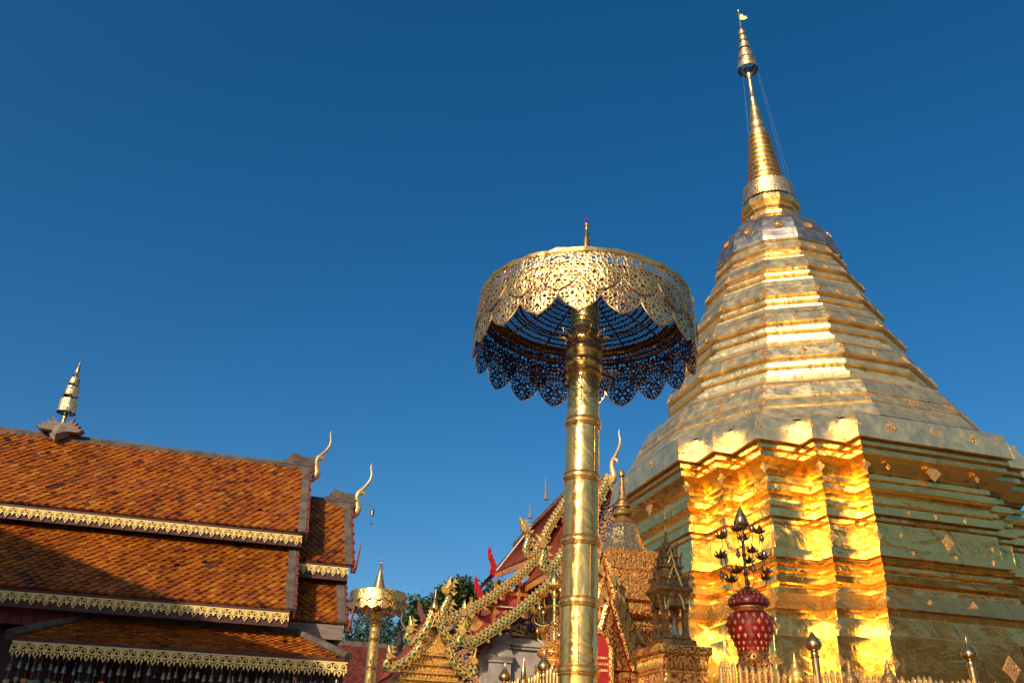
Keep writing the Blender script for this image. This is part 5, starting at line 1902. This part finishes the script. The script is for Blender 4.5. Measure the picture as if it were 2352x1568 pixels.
for k, (dx, dy) in enumerate(((-0.1, -0.68), (0.25, -0.68), (0.5, -0.7))):
    b = MB()
    o = SC_ + Vector((dx, dy, 3.42))
    b.tube(smooth_path([o, o + Vector((-0.1, -0.02, 0.12)), o + Vector((0.06, -0.03, 0.25)), o + Vector((-0.02, -0.02, 0.42)), o + Vector((0.04, 0, 0.6))], 3), [0.07, 0.07, 0.065, 0.062, 0.06, 0.056, 0.052, 0.05, 0.045, 0.04, 0.03, 0.02, 0.006], 7)
    b.build('serpent_figure', M['goldpaint'], shr)
b = MB()
sq(b, SC_, [(0.72, 2.6), (0.72, 2.72), (0.7, 2.74), (0.7, 3.02), (0.82, 3.06), (0.82, 3.12), (0.74, 3.16), (0.86, 3.26), (0.86, 3.36), (0.8, 3.42), (0.62, 3.5)])
b.build('lower_cornice', M['carve_g2'], shr)
b = MB()
sq(b, SC_, [(0.66, 0), (0.66, 2.62)])
b.build('shaft', M['carve_gr2'], shr)
# flame-shaped portal leaves standing in front, one before the other, and the arched doorway in the nearer one
PV = SC_.y - 1.05
half = [(1385, 1268), (1395, 1300), (1408, 1345), (1421, 1388), (1434, 1430), (1446, 1475), (1458, 1508), (1474, 1545)]
R0 = pl(1385, 1545, PV)


def leaf_outline(s, v):
    q = [pl(X, Y, PV) for X, Y in half]
    rt = [(R0.x + (a.x - R0.x) * s, R0.z + (a.z - R0.z) * s) for a in q]
    rt[0] = (R0.x, rt[0][1])
    return rt[::-1] + [(2 * R0.x - x, z) for x, z in rt[1:]]


for k, (s, mt) in enumerate(((1.0, 'carve_gr'), (0.8, 'red'), (0.58, 'carve_gr'))):
    o = leaf_outline(s, PV)
    v = PV - 0.13 * k
    b = MB()
    b.extrude(o, (0, v, 0), (1, 0, 0), (0, 0, 1), 0.12)
    ob = b.build('portal_leaf', M[mt], shr)
    b = MB()
    b.tube([Vector((x, v - 0.07, z)) for x, z in o], 0.045, 6)
    b.build('portal_border', M['carve_g2'], ob)
    b = MB()
    b.tube([Vector((R0.x + (x - R0.x) * 0.88, v - 0.07, R0.z + (z - R0.z) * 0.9)) for x, z in o], 0.02, 5)
    b.build('inner_border', M['redbright'] if k != 1 else M['goldpaint'], ob)
    # flames standing out along the edge
    b = MB()
    for i in range(1, len(o) - 1):
        x, z = o[i]
        sg = 1 if x > R0.x else -1
        b.extrude([(0, -0.06), (0.09 * sg, 0.0), (0.1 * sg, 0.1), (0.04 * sg, 0.17), (0.02 * sg, 0.08)][::sg], (x, v, z), (1, 0, 0), (0, 0, 1), 0.06)
    b.build('flame_edge', M['goldpaint'], ob)
AV = PV - 0.4
A0, A1_, AT = pl(1374, 1560, AV), pl(1397, 1500, AV), pl(1374, 1455, AV)
hw_, AX = A1_.x - A0.x, A0.x
ah = AT.z - A0.z
arch = [(hw_, -0.4), (hw_, ah * 0.62)] + [(hw_ * math.cos(R(a)), ah * 0.62 + ah * 0.38 * math.sin(R(a))) for a in range(15, 180, 15)] + [(-hw_, ah * 0.62), (-hw_, -0.4)]
b = MB()
b.extrude(arch, (AX, AV, A0.z), (1, 0, 0), (0, 0, 1), 0.06)
ap_ = b.build('arch_panel', M['red'], shr)
b = MB()
for row in range(3):
    x = -hw_ * 0.85
    rw = random.Random(40 + row)
    while x < hw_ * 0.8:
        wv = rw.uniform(0.02, 0.035)
        o = Vector((AX + x, AV - 0.035, A0.z + ah * 0.45 - row * 0.085))
        b.tube([o, o + Vector((0.005, 0, 0.032)), o + Vector((wv * 0.7, 0, 0.035)), o + Vector((wv * 0.7, 0, rw.uniform(-0.005, 0.015)))], 0.006, 4)
        x += wv + 0.01
b.build('gilt_inscription', M['fret'], ap_)
b = MB()
b.tube([Vector((AX + x * 1.16, AV - 0.03, A0.z + z * 1.05)) for x, z in arch], 0.04, 6)
b.build('arch_border', M['carve_g2'], ap_)
for X in (1452,):
    q = pl(X, 1548, PV - 0.25)
    b = MB()
    sq(b, (q.x, q.y), [(0.15, 0), (0.15, q.z - 0.5), (0.18, q.z - 0.46), (0.16, q.z - 0.4), (0.2, q.z - 0.3), (0.2, q.z - 0.22), (0.17, q.z - 0.2), (0.24, q.z - 0.08), (0.24, q.z)])
    b.build('portal_pillar', M['carve_gr'], shr)

# ------------------------------------------------------------------ little bronze pavilion on its carved pedestal
_q = pl(1513, 1475, -8.75)
PC = Vector((_q.x + 0.38, -8.75 + 0.38, 0))
ZP = _q.z
ped = thing('pedestal', PC, 'carved red and gold pedestal under the small bronze spirit house', 'pedestal')
b = MB()
sq(b, PC, [(0.42, 0), (0.42, 0.6), (0.34, 0.7), (0.34, ZP - 0.36)])
b.build('shaft', M['carve_gr2'], ped)
b = MB()
sq(b, PC, [(0.345, ZP - 0.36), (0.36, ZP - 0.35), (0.36, ZP - 0.33), (0.345, ZP - 0.325)])
b.build('lower_fillet', M['goldpaint'], ped)
b = MB()
sq(b, PC, [(0.34, ZP - 0.325), (0.37, ZP - 0.16), (0.37, ZP - 0.13)])
b.build('frieze', M['carve_gr'], ped)
for i in range(11):
    t = -0.33 + 0.66 * i / 10
    for side in (0, 1):
        x, y = (PC.x + t, PC.y - 0.365) if side == 0 else (PC.x - 0.365, PC.y + t)
        b = MB()
        b.lathe((x, y, ZP - 0.31), [(0.0, 0), (0.022, 0.03), (0.024, 0.07), (0.015, 0.11), (0, 0.13)], 6)
        b.build('lotus_bud', M['goldpaint'], ped)
b = MB()
sq(b, PC, [(0.375, ZP - 0.125), (0.41, ZP - 0.1), (0.41, ZP - 0.01), (0.38, ZP)])
b.build('top_moulding', M['carve_g2'], ped)
for sx, sy in ((-1, -1), (1, -1), (-1, 1)):
    b = MB()
    b.box((PC.x + sx * 0.345, PC.y + sy * 0.345, (ZP - 0.36 + 0.7) / 2), (0.04, 0.04, ZP - 1.08))
    b.build('corner_bead', M['goldpaint'], ped)

mon = thing('spirit_house', PC + Vector((0, 0, 3.42)), 'small dark bronze spirit house with arched openings and a needle spire on the carved pedestal', 'shrine')
mon.scale = (0.56, 0.56, 0.84)
mon.location.z = ZP
b = MB()
sq(b, PC, [(0.46, 3.423), (0.46, 3.52), (0.36, 3.56), (0.36, 3.6)])
b.build('base', M['bronze'], mon)
for sx in (-1, 1):
    for sy in (-1, 1):
        b = MB()
        c = PC + Vector((sx * 0.27, sy * 0.27, 0))
        sq(b, c, [(0.075, 3.6), (0.06, 3.66), (0.06, 4.02), (0.075, 4.04), (0.075, 4.07), (0.06, 4.08)])
        b.build('column', M['bronze'], mon)
for side in range(4):
    b = MB()
    a = side * PI / 2
    ax = Vector((math.cos(a), math.sin(a), 0))
    out = Vector((math.sin(a), -math.cos(a), 0))
    o = PC + out * 0.36 + Vector((0, 0, 4.02))
    pts = [o + ax * x + Vector((0, 0, z)) for x, z in ((-0.22, 0.02), (-0.2, 0.12), (-0.14, 0.22), (-0.05, 0.28), (0, 0.36), (0.05, 0.28), (0.14, 0.22), (0.2, 0.12), (0.22, 0.02))]
    b.tube(pts, [0.035, 0.035, 0.035, 0.035, 0.03, 0.035, 0.035, 0.035, 0.035], 7)
    for sg in (-1, 1):
        b.tube([o + ax * (sg * 0.22) + Vector((0, 0, 0.02)), o + ax * (sg * 0.27) + Vector((0, 0, 0.0)), o + ax * (sg * 0.31) + Vector((0, 0, 0.1)), o + ax * (sg * 0.29) + Vector((0, 0, 0.2))], [0.035, 0.032, 0.02, 0.004], 6)
    b.build('arch', M['paleleaf'] if side in (0,) else M['bronze'], mon)
b = MB()
sq(b, PC, [(0.33, 4.08), (0.33, 4.2), (0.3, 4.22)])
sq(b, PC, [(0.42, 4.3), (0.46, 4.33), (0.46, 4.37), (0.4, 4.39), (0.34, 4.5), (0.38, 4.54), (0.38, 4.58), (0.3, 4.6)])
sq(b, PC, [(0.33, 4.2), (0.42, 4.3)])
b.build('lower_roof', M['bronze'], mon)
for side in range(4):
    b = MB()
    a = side * PI / 2
    ax = Vector((math.cos(a), math.sin(a), 0))
    out = Vector((math.sin(a), -math.cos(a), 0))
    for zz, s, q in ((4.4, 1.0, 0.36), (4.72, 0.62, 0.25), (4.9, 0.45, 0.19)):
        o = PC + out * q + Vector((0, 0, zz))
        pts = [o + ax * (x * s) + Vector((0, 0, z * s)) for x, z in ((-0.2, 0.0), (-0.15, 0.12), (-0.07, 0.24), (0, 0.36), (0.07, 0.24), (0.15, 0.12), (0.2, 0.0))]
        b.tube(pts, [0.028 * s + 0.006] * 7, 6)
    b.build('gablet', M['paleleaf'] if side == 0 else M['bronze'], mon)
b = MB()
sq(b, PC, [(0.27, 4.6), (0.27, 4.7), (0.31, 4.73), (0.31, 4.76), (0.2, 4.78), (0.2, 4.88), (0.24, 4.9), (0.24, 4.93), (0.14, 4.96), (0.14, 5.02), (0.17, 5.04), (0.1, 5.08)])
b.lathe(PC, [(0.11, 5.08), (0.12, 5.12), (0.07, 5.18), (0.035, 5.3), (0.018, 5.5), (0.004, 5.75)], 14)
b.build('needle_spire', M['bronze'], mon)
for k, (dx, dz) in enumerate(((-0.42, 4.4), (-0.3, 4.78), (-0.2, 4.95), (0.42, 4.4), (0.3, 4.78), (0.2, 4.95))):
    b = MB()
    hang_hong(b, PC + Vector((dx, -0.3 if k % 3 == 0 else -0.2, dz)), 0.24, (1 if dx < 0 else -1, 0, 0), 0.03)
    b.build('corner_flame', M['bronze'] if dx < 0 else M['redpink'], mon)
bu = thing('figurine', PC + Vector((0.08, -0.02, 3.6)), 'tiny pale seated figurine inside the bronze spirit house', 'figurine')
o = PC + Vector((0.08, -0.02, 3.6))
b = MB()
b.lathe(o, [(0.12, 0), (0.13, 0.03), (0.09, 0.07), (0.06, 0.12), (0.065, 0.18), (0.05, 0.22), (0.025, 0.235), (0.025, 0.25), (0.035, 0.27), (0.034, 0.31), (0.015, 0.35), (0.0, 0.4)], 14)
b.build('body', M['figure'], bu)
b = MB()
b.tube([o + Vector((-0.13, -0.02, 0.03)), o + Vector((0, -0.1, 0.035)), o + Vector((0.13, -0.02, 0.03))], 0.035, 7)
b.build('folded_legs', M['figure'], bu)
bu.scale = (0.6, 0.6, 0.72)
bu.location = PC + Vector((0.05, -0.02, ZP + 0.15))


# ------------------------------------------------------------------ lotus candelabra rising from studded red vases
def flower(b, o, r, tilt, rnd_):
    for ring, (k, rr, up) in enumerate(((6, 1.0, 0.35), (5, 0.75, 0.85))):
        for i in range(k):
            a = 2 * PI * i / k + ring * 0.5
            d = Vector((math.cos(a), math.sin(a), 0))
            s = d.cross(Vector((0, 0, 1)))
            p0 = o
            p1 = o + d * r * rr * 0.5 + Vector((0, 0, r * up * 0.5)) + s * r * 0.27
            p2 = o + d * r * rr * 1.05 + Vector((0, 0, r * (up + 0.35)))
            p3 = o + d * r * rr * 0.5 + Vector((0, 0, r * up * 0.5)) - s * r * 0.27
            c = o + d * r * rr * 0.5 + Vector((0, 0, r * up * 0.38))
            b.add([p0, p1, p2, p3, c], [(0, 4, 1), (4, 2, 1), (0, 3, 4), (4, 3, 2)])


def candelabrum(loc, z0, label, leafm, stemm, seed, s=1.0, vase=None):
    t = thing('lotus_vase', Vector(loc), label, 'vase', 'lotus vases inside the picket fence')
    o = Vector(loc)
    rr = random.Random(seed)
    b = MB()
    prof = [(0.3, 0.0), (0.32, 0.1), (0.26, 0.2), (0.24, z0 - 0.95), (0.26, z0 - 0.9), (0.22, z0 - 0.86), (0.2, z0 - 0.8), (0.215, z0 - 0.74)]
    b.lathe(o, prof, 28)
    b.build('foot', M['carve_gr'], t)
    b = MB()
    bp = [(0.2, z0 - 0.8), (0.2, z0 - 0.72), (0.22, z0 - 0.66), (0.27, z0 - 0.56), (0.315, z0 - 0.44), (0.33, z0 - 0.35), (0.315, z0 - 0.27), (0.27, z0 - 0.215), (0.22, z0 - 0.19)]
    b.lathe(o, bp, 36)
    b.cur = 1
    for row, (r, z) in enumerate(((0.202, z0 - 0.69), (0.235, z0 - 0.62), (0.28, z0 - 0.54), (0.31, z0 - 0.45), (0.332, z0 - 0.36), (0.318, z0 - 0.275))):
        for i in range(18):
            a = 2 * PI * (i + 0.5 * (row % 2)) / 18
            d = Vector((math.cos(a), math.sin(a), 0))
            sdv = Vector((-math.sin(a), math.cos(a), 0))
            q = o + d * (r + 0.004) + Vector((0, 0, z))
            h_, w_ = 0.042, 0.022 + 0.014 * (r - 0.2) / 0.13
            b.add([q + Vector((0, 0, h_)), q + sdv * w_, q - Vector((0, 0, h_)), q - sdv * w_, q + d * 0.016], [(4, 0, 3), (4, 3, 2), (4, 2, 1), (4, 1, 0)])
    b.build('vase_body', [vase or M['vase'], M['goldpaint']], t)
    b = MB()
    b.lathe(o, [(0.215, z0 - 0.2), (0.2, z0 - 0.17), (0.235, z0 - 0.15), (0.24, z0 - 0.12), (0.2, z0 - 0.11)], 30)
    b.build('collar', M['goldpaint'], t)
    b = MB()
    lp = [(0.25, z0 - 0.13), (0.285, z0 - 0.1), (0.29, z0 - 0.06), (0.26, z0 + 0.0), (0.2, z0 + 0.06), (0.12, z0 + 0.1), (0.05, z0 + 0.13), (0.03, z0 + 0.15)]
    b.lathe(o, lp, 30)
    b.cur = 1
    for row, (r, z) in enumerate(((0.292, z0 - 0.075), (0.272, z0 - 0.02), (0.22, z0 + 0.045), (0.14, z0 + 0.095))):
        for i in range(22):
            a = 2 * PI * (i + 0.5 * (row % 2)) / 22
            d = Vector((math.cos(a), math.sin(a), 0))
            sdv = Vector((-math.sin(a), math.cos(a), 0))
            q = o + d * r + Vector((0, 0, z))
            b.add([q + Vector((0, 0, 0.022)), q + sdv * 0.018, q - Vector((0, 0, 0.022)), q - sdv * 0.018, q + d * 0.014], [(4, 0, 3), (4, 3, 2), (4, 2, 1), (4, 1, 0)])
    b.build('lid', [vase and M['carve_gr'] or M['lidred'], M['goldpaint']], t)
    b = MB()
    b.tube([o + Vector((0, 0, z0 + 0.1)), o + Vector((0, 0, z0 + 1.0))], 0.024, 10)
    for zz in (0.34, 0.62, 0.88):
        b.lathe(o + Vector((0, 0, z0 + zz)), [(0.02, -0.03), (0.04, 0), (0.02, 0.03)], 10)
    b.build('stem', stemm, t)
    b = MB()
    b.lathe(o + Vector((0, 0, z0 + 0.98)), [(0.03, 0), (0.075, 0.03), (0.1, 0.09), (0.1, 0.14), (0.075, 0.22), (0.04, 0.29), (0.012, 0.35), (0.0, 0.4)], 20)
    bud = b.build('great_bud', M['bud'], t)
    b = MB()
    for i in range(9):
        a = 2 * PI * i / 9
        d = Vector((math.cos(a), math.sin(a), 0))
        sdv = Vector((-math.sin(a), math.cos(a), 0))
        q = o + Vector((0, 0, z0 + 0.99))
        b.add([q + d * 0.05, q + d * 0.105 + sdv * 0.04 + Vector((0, 0, 0.08)), q + d * 0.112 + Vector((0, 0, 0.15)), q + d * 0.105 - sdv * 0.04 + Vector((0, 0, 0.08)), q + d * 0.118 + Vector((0, 0, 0.08))],
              [(0, 1, 4), (1, 2, 4), (2, 3, 4), (3, 0, 4)])
    b.build('sepals', stemm, bud)
    for tier, zz in enumerate((0.18, 0.46, 0.76)):
        for i in range(7):
            a = 2 * PI * (i + rr.uniform(-0.2, 0.2)) / 7 + tier
            d = Vector((math.cos(a), math.sin(a), 0))
            L = rr.uniform(0.24, 0.36)
            st = o + Vector((0, 0, z0 + zz))
            top = st + d * L + Vector((0, 0, rr.uniform(0.05, 0.16)))
            b = MB()
            b.tube(smooth_path([st, st + d * L * 0.5 - Vector((0, 0, 0.07)), st + d * L * 0.92 - Vector((0, 0, 0.02)), top], 3), 0.006, 5)
            br = b.build('branch', stemm, t)
            b = MB()
            if i % 2 == 0:
                flower(b, top, rr.uniform(0.09, 0.125), 0, rr)
                b.build('lotus_flower', leafm, br)
            else:
                b.lathe(top, [(0.008, -0.01), (0.03, 0.02), (0.034, 0.05), (0.02, 0.09), (0.0, 0.13)], 10)
                b.build('lotus_bud', M['bud'] if leafm is M['goldpaint'] else M['budgrey'], br)
    return t


candelabrum((-7.55, -8.75, 0), 4.08, 'dark red studded vase with tarnished lotus flowers, in front of the lit stupa corner', M['bronze_leaf'], M['bronze_leaf'], 3)
candelabrum((-9.25, -5.3, 0), 3.68, 'orange and gold vase with shiny golden lotus flowers, left of the big parasol pole', M['goldpaint'], M['goldpaint'], 5, 1.0, M['carve_gr'])


# ------------------------------------------------------------------ gilded picket fence, two runs meeting at a corner
def fence(name, p0, p1, top, n, label, posts, seed):
    t = thing('picket_fence', Vector(p0), label, 'fence', 'gilded fence around the stupa')
    a, c = Vector(p0), Vector(p1)
    rr = random.Random(seed)
    d = (c - a).normalized()
    pm = None
    for i in range(n):
        q = a.lerp(c, (i + 0.5) / n)
        h = top + rr.uniform(-0.05, 0.04)
        if pm is None:
            b = MB()
            b.off = Vector((0, 0, 0))
            b.lathe(q, [(0.026, 0.9), (0.026, top - 0.16), (0.029, top - 0.14), (0.032, top - 0.08), (0.022, top - 0.03), (0.004, top)], 8)
            pm = b.build('picket', M['picket'], t)
            base = q.copy()
        else:
            o = pm.copy()
            COL.objects.link(o)
            o.parent = t
            o.location = (q.x - base.x, q.y - base.y, rr.uniform(-0.05, 0.05))
            o.rotation_euler = (0, 0, 0)
    mid = (a + c) / 2
    L = (c - a).length
    ang = math.atan2(d.y, d.x)
    for z in (1.1, top - 0.55):
        b = MB()
        b.box((mid.x, mid.y, z), (L, 0.05, 0.06), rz=ang)
        b.build('rail', M['picket'], t)
    b = MB()
    b.box((mid.x, mid.y, 0.45), (L, 0.3, 0.9), rz=ang)
    b.build('plinth', M['stone'], t)
    for (x, y, z) in posts:
        b = MB()
        b.lathe((x, y, 0), [(0.1, 0), (0.1, 0.9), (0.052, 0.95), (0.05, z - 0.34), (0.058, z - 0.335), (0.062, z - 0.32), (0.05, z - 0.3), (0.045, z - 0.27), (0.055, z - 0.262), (0.04, z - 0.25)], 18)
        po = b.build('post', M['bud'], t)
        b = MB()
        b.lathe((x, y, z - 0.25), [(0.035, 0), (0.078, 0.02), (0.103, 0.055), (0.108, 0.085), (0.097, 0.12), (0.066, 0.165), (0.034, 0.21), (0.014, 0.25), (0.006, 0.29), (0.0, 0.32)], 22)
        b.build('bud_finial', M['bud'], po)
    return t


FR = -9.5
fence('picket_fence', (pl(1648, 1540, FR).x, FR, 0), (0.4, FR, 0), 3.06, 98, 'gilded picket fence running right from the corner in front of the stupa', [(-7.09, FR, 3.56), (-4.57, FR, 3.6), (-2.05, FR, 3.58)], 2)
FL = -9.9
pa, pb_ = pl(1250, 1503, FL, 0), pl(1160, 1530, FL, 0)
fence('picket_fence', (FL, pl(1335, 1530, FL, 0).y, 0), (FL, 3.0, 0), 3.17, 76, 'gilded picket fence running away to the left behind the big parasol pole', [(FL, pa.y, pa.z), (FL, pb_.y, pb_.z)], 4)


# ------------------------------------------------------------------ row of seated statues against the fence, only their crowns show
def statue(loc, H, label, mt, s=1.0):
    t = thing('seated_statue', Vector(loc), label, 'statue', 'statues along the fence')
    o = Vector(loc)
    b = MB()
    b.lathe(o, [(0.3, 0), (0.32, 0.05), (0.26, H - 1.1), (0.3, H - 1.05), (0.3, H - 0.98)], 20)
    b.build('lotus_seat', M['carve_g'], t)
    b = MB()
    zt = H - 0.98
    b.lathe(o, [(0.24, zt), (0.26, zt + 0.06), (0.18, zt + 0.14), (0.12, zt + 0.26), (0.15, zt + 0.4), (0.16, zt + 0.46), (0.1, zt + 0.52), (0.045, zt + 0.545), (0.042, zt + 0.58)], 22)
    for sg in (-1, 1):
        b.tube(smooth_path([o + Vector((sg * 0.14, 0, zt + 0.46)), o + Vector((sg * 0.2, -0.03, zt + 0.28)), o + Vector((sg * 0.14, -0.16, zt + 0.12)), o + Vector((0.0, -0.2, zt + 0.1))], 3), [0.05, 0.05, 0.048, 0.045, 0.043, 0.042, 0.04, 0.038, 0.036, 0.034], 8)
        b.tube([o + Vector((0, -0.16, zt + 0.05)), o + Vector((sg * 0.2, -0.16, zt + 0.06)), o + Vector((sg * 0.3, -0.02, zt + 0.06))], [0.06, 0.07, 0.06], 8)
    b.build('body', mt, t)
    b = MB()
    zh = zt + 0.57
    b.lathe(o, [(0.04, zh), (0.062, zh + 0.02), (0.082, zh + 0.07), (0.09, zh + 0.12), (0.088, zh + 0.16)], 20)
    b.tube([o + Vector((0, -0.088, zh + 0.13)), o + Vector((0, -0.108, zh + 0.085)), o + Vector((0, -0.09, zh + 0.07))], [0.008, 0.015, 0.008], 6)
    for sg in (-1, 1):
        b.tube([o + Vector((sg * 0.088, 0, zh + 0.14)), o + Vector((sg * 0.098, 0, zh + 0.08)), o + Vector((sg * 0.09, 0, zh + 0.01))], [0.012, 0.018, 0.012], 6)
        b.tube([o + Vector((sg * 0.02, -0.085, zh + 0.115)), o + Vector((sg * 0.055, -0.07, zh + 0.115))], 0.008, 5)
    b.tube([o + Vector((-0.025, -0.08, zh + 0.048)), o + Vector((0, -0.086, zh + 0.044)), o + Vector((0.025, -0.08, zh + 0.048))], 0.007, 5)
    b.build('head', mt, t)
    b = MB()
    b.lathe(o, [(0.093, zh + 0.13), (0.096, zh + 0.17), (0.085, zh + 0.21), (0.06, zh + 0.24), (0.048, zh + 0.255), (0.045, zh + 0.29), (0.028, zh + 0.315)], 20)
    for ring, (r, z) in enumerate(((0.095, 0.145), (0.096, 0.172), (0.088, 0.198), (0.07, 0.225), (0.05, 0.25), (0.046, 0.275), (0.03, 0.305))):
        k = max(8, int(r * 190))
        for i in range(k):
            a = 2 * PI * (i + 0.5 * (ring % 2)) / k
            c = o + Vector((math.cos(a) * r, math.sin(a) * r, zh + z))
            q = 0.011
            d = Vector((math.cos(a), math.sin(a), 0.3))
            sdv = Vector((-math.sin(a), math.cos(a), 0))
            b.add([c + Vector((0, 0, q)), c + sdv * q, c - Vector((0, 0, q)), c - sdv * q, c + d * q * 1.2], [(4, 0, 3), (4, 3, 2), (4, 2, 1), (4, 1, 0)])
    b.build('curled_hair', mt, t)
    b = MB()
    b.lathe(o, [(0.03, zh + 0.31), (0.034, zh + 0.33), (0.022, zh + 0.37), (0.01, zh + 0.41), (0.0, zh + 0.45)], 10)
    b.build('flame_crown', mt, t)


for full_x, full_y, lab, mt in ((1988, 1662, 'gilded seated statue left of the round bud post, its crown just above the fence', M['goldpaint']),
                                (2124, 1678, 'dark curly headed statue just right of the round bud post at the fence', M['bronze']),
                                (2220, 1676, 'dark curly headed statue at the right edge of the sunlit stupa corner by the fence', M['bronze'])):
    p = pl(full_x * 0.91875, full_y * 0.91875, FR - 0.25)
    statue((p.x, p.y, 0), p.z + 0.13, lab, mt)
p = pl(1203, 1528, FL - 0.2, 0)
b = MB()
sp = thing('small_spire', (p.x, p.y, 0), 'small bright golden spire tip at the left end of the fence', 'spire')
b.lathe((p.x, p.y, 0), [(0.1, 0), (0.1, 2.6), (0.12, p.z - 0.32), (0.075, p.z - 0.28), (0.07, p.z - 0.2), (0.05, p.z - 0.18), (0.03, p.z - 0.02), (0.012, p.z + 0.08), (0, p.z + 0.16)], 14)
b.build('spire_body', M['bud'], sp)

# ------------------------------------------------------------------ trees beyond the temple
def tree(loc, z0, clumps, label, mat, leaf, count, seed, tr=0.5):
    t = thing('tree', Vector(loc), label, 'tree')
    rr = random.Random(seed)
    o = Vector(loc)
    cen = Vector((0, 0, 0))
    for c, r in clumps:
        cen += Vector(c)
    cen /= len(clumps)
    b = MB()
    fork = Vector((cen.x, cen.y, z0))
    b.tube(smooth_path([o, o.lerp(fork, 0.5) + Vector((0.2, 0.1, 0)), fork], 4), [tr, tr * 0.92, tr * 0.86, tr * 0.8, tr * 0.75, tr * 0.7, tr * 0.66, tr * 0.62, tr * 0.58], 10)
    for c, r in clumps:
        c = Vector(c)
        m_ = fork.lerp(c, 0.5) + Vector((rr.uniform(-.3, .3), rr.uniform(-.3, .3), -0.15 * r))
        b.tube(smooth_path([fork - Vector((0, 0, 0.3)), m_, c], 3), [tr * 0.42, tr * 0.36, tr * 0.3, tr * 0.24, tr * 0.18, tr * 0.12, tr * 0.06], 6)
        for k in range(6):
            d = Vector((rr.gauss(0, 1), rr.gauss(0, 1), rr.gauss(0.3, 0.8))).normalized() * r * rr.uniform(0.6, 0.95)
            b.tube([c, c + d * 0.5 + Vector((0, 0, 0.1)), c + d], [tr * 0.09, tr * 0.05, tr * 0.015], 5)
    b.build('trunk', M['bark'], t)
    b = MB()
    for c, r in clumps:
        c = Vector(c)
        tw = int(count * (r ** 2))
        for k in range(tw):
            # sprays of leaves on twig ends, mostly near the outside of the clump
            d = Vector((rr.gauss(0, 1), rr.gauss(0, 1), rr.gauss(0, 0.8))).normalized()
            p = c + d * r * (rr.random() ** 0.45) * (0.78 + 0.3 * math.sin(d.x * 5 + c.x) * math.cos(d.z * 6 + c.z))
            base_t = rr.random()
            for q in range(rr.randint(5, 9)):
                f = p + Vector((rr.gauss(0, 0.22), rr.gauss(0, 0.22), rr.gauss(0, 0.16)))
                a = Vector((rr.gauss(0, 1), rr.gauss(0, 1), rr.gauss(-0.3, 0.6))).normalized()
                n = Vector((rr.gauss(0, 0.6), rr.gauss(0, 0.6), 1)).normalized()
                s = a.cross(n).normalized()
                l = leaf * rr.uniform(0.7, 1.3)
                b.tint = min(1, max(0, base_t * 0.6 + rr.random() * 0.4))
                b.add([f, f + a * l * 0.5 + s * l * 0.24, f + a * l, f + a * l * 0.5 - s * l * 0.24], [(0, 1, 2, 3)])
    b.build('crown', mat, t)
    return t


def cl(X, Y, v, r):
    p = pl(X, Y, v)
    return ((p.x, p.y, p.z), r)


TV = 46.0
c1 = [cl(1052, 1352, TV, 1.35), cl(1030, 1372, TV, 1.5), cl(1080, 1376, TV + 1, 1.5), cl(1108, 1388, TV, 1.3), cl(1012, 1400, TV, 1.5), cl(1058, 1410, TV, 1.8), cl(1095, 1425, TV, 1.6), cl(1040, 1440, TV, 1.8), cl(1070, 1350, TV + 1, 1.0),
      cl(985, 1405, TV - 1, 1.2), cl(960, 1395, TV, 1.1), cl(955, 1430, TV, 1.3), cl(985, 1440, TV, 1.4), cl(935, 1440, TV, 0.9), cl(1000, 1470, TV, 1.8), cl(960, 1470, TV, 1.4), cl(1130, 1385, TV + 3, 0.8)]
p = pl(1040, 1500, TV)
tree((p.x, p.y, 0), p.z + 1.0, c1, 'tall dense dark green tree behind the gate pavilion', M['leaf'], 0.34, 95, 3)
TV2 = 56.0
c2 = [cl(880, 1440, TV2, 1.5), cl(905, 1455, TV2, 1.4), cl(850, 1450, TV2, 1.6), cl(820, 1440, TV2, 1.4), cl(800, 1462, TV2, 1.5), cl(870, 1470, TV2, 1.6), cl(830, 1475, TV2, 1.6), cl(890, 1422, TV2, 1.0), cl(840, 1418, TV2, 1.0), cl(915, 1480, TV2, 1.3)]
p = pl(860, 1500, TV2)
tree((p.x, p.y, 0), p.z + 0.2, c2, 'sparse pale tree with sky showing through, behind the small far parasol', M['leaf2'], 0.3, 22, 7, 0.4)
TV3 = 40.0
c3 = [cl(1142, 1340, TV3, 0.5), cl(1132, 1352, TV3, 0.55), cl(1150, 1362, TV3, 0.7), cl(1165, 1375, TV3, 0.7)]
p = pl(1150, 1420, TV3)
tree((p.x, p.y, 0), p.z, c3, 'bright green treetop peeping up beside the red roof corner flame', M['leaf'], 0.3, 110, 9, 0.25)
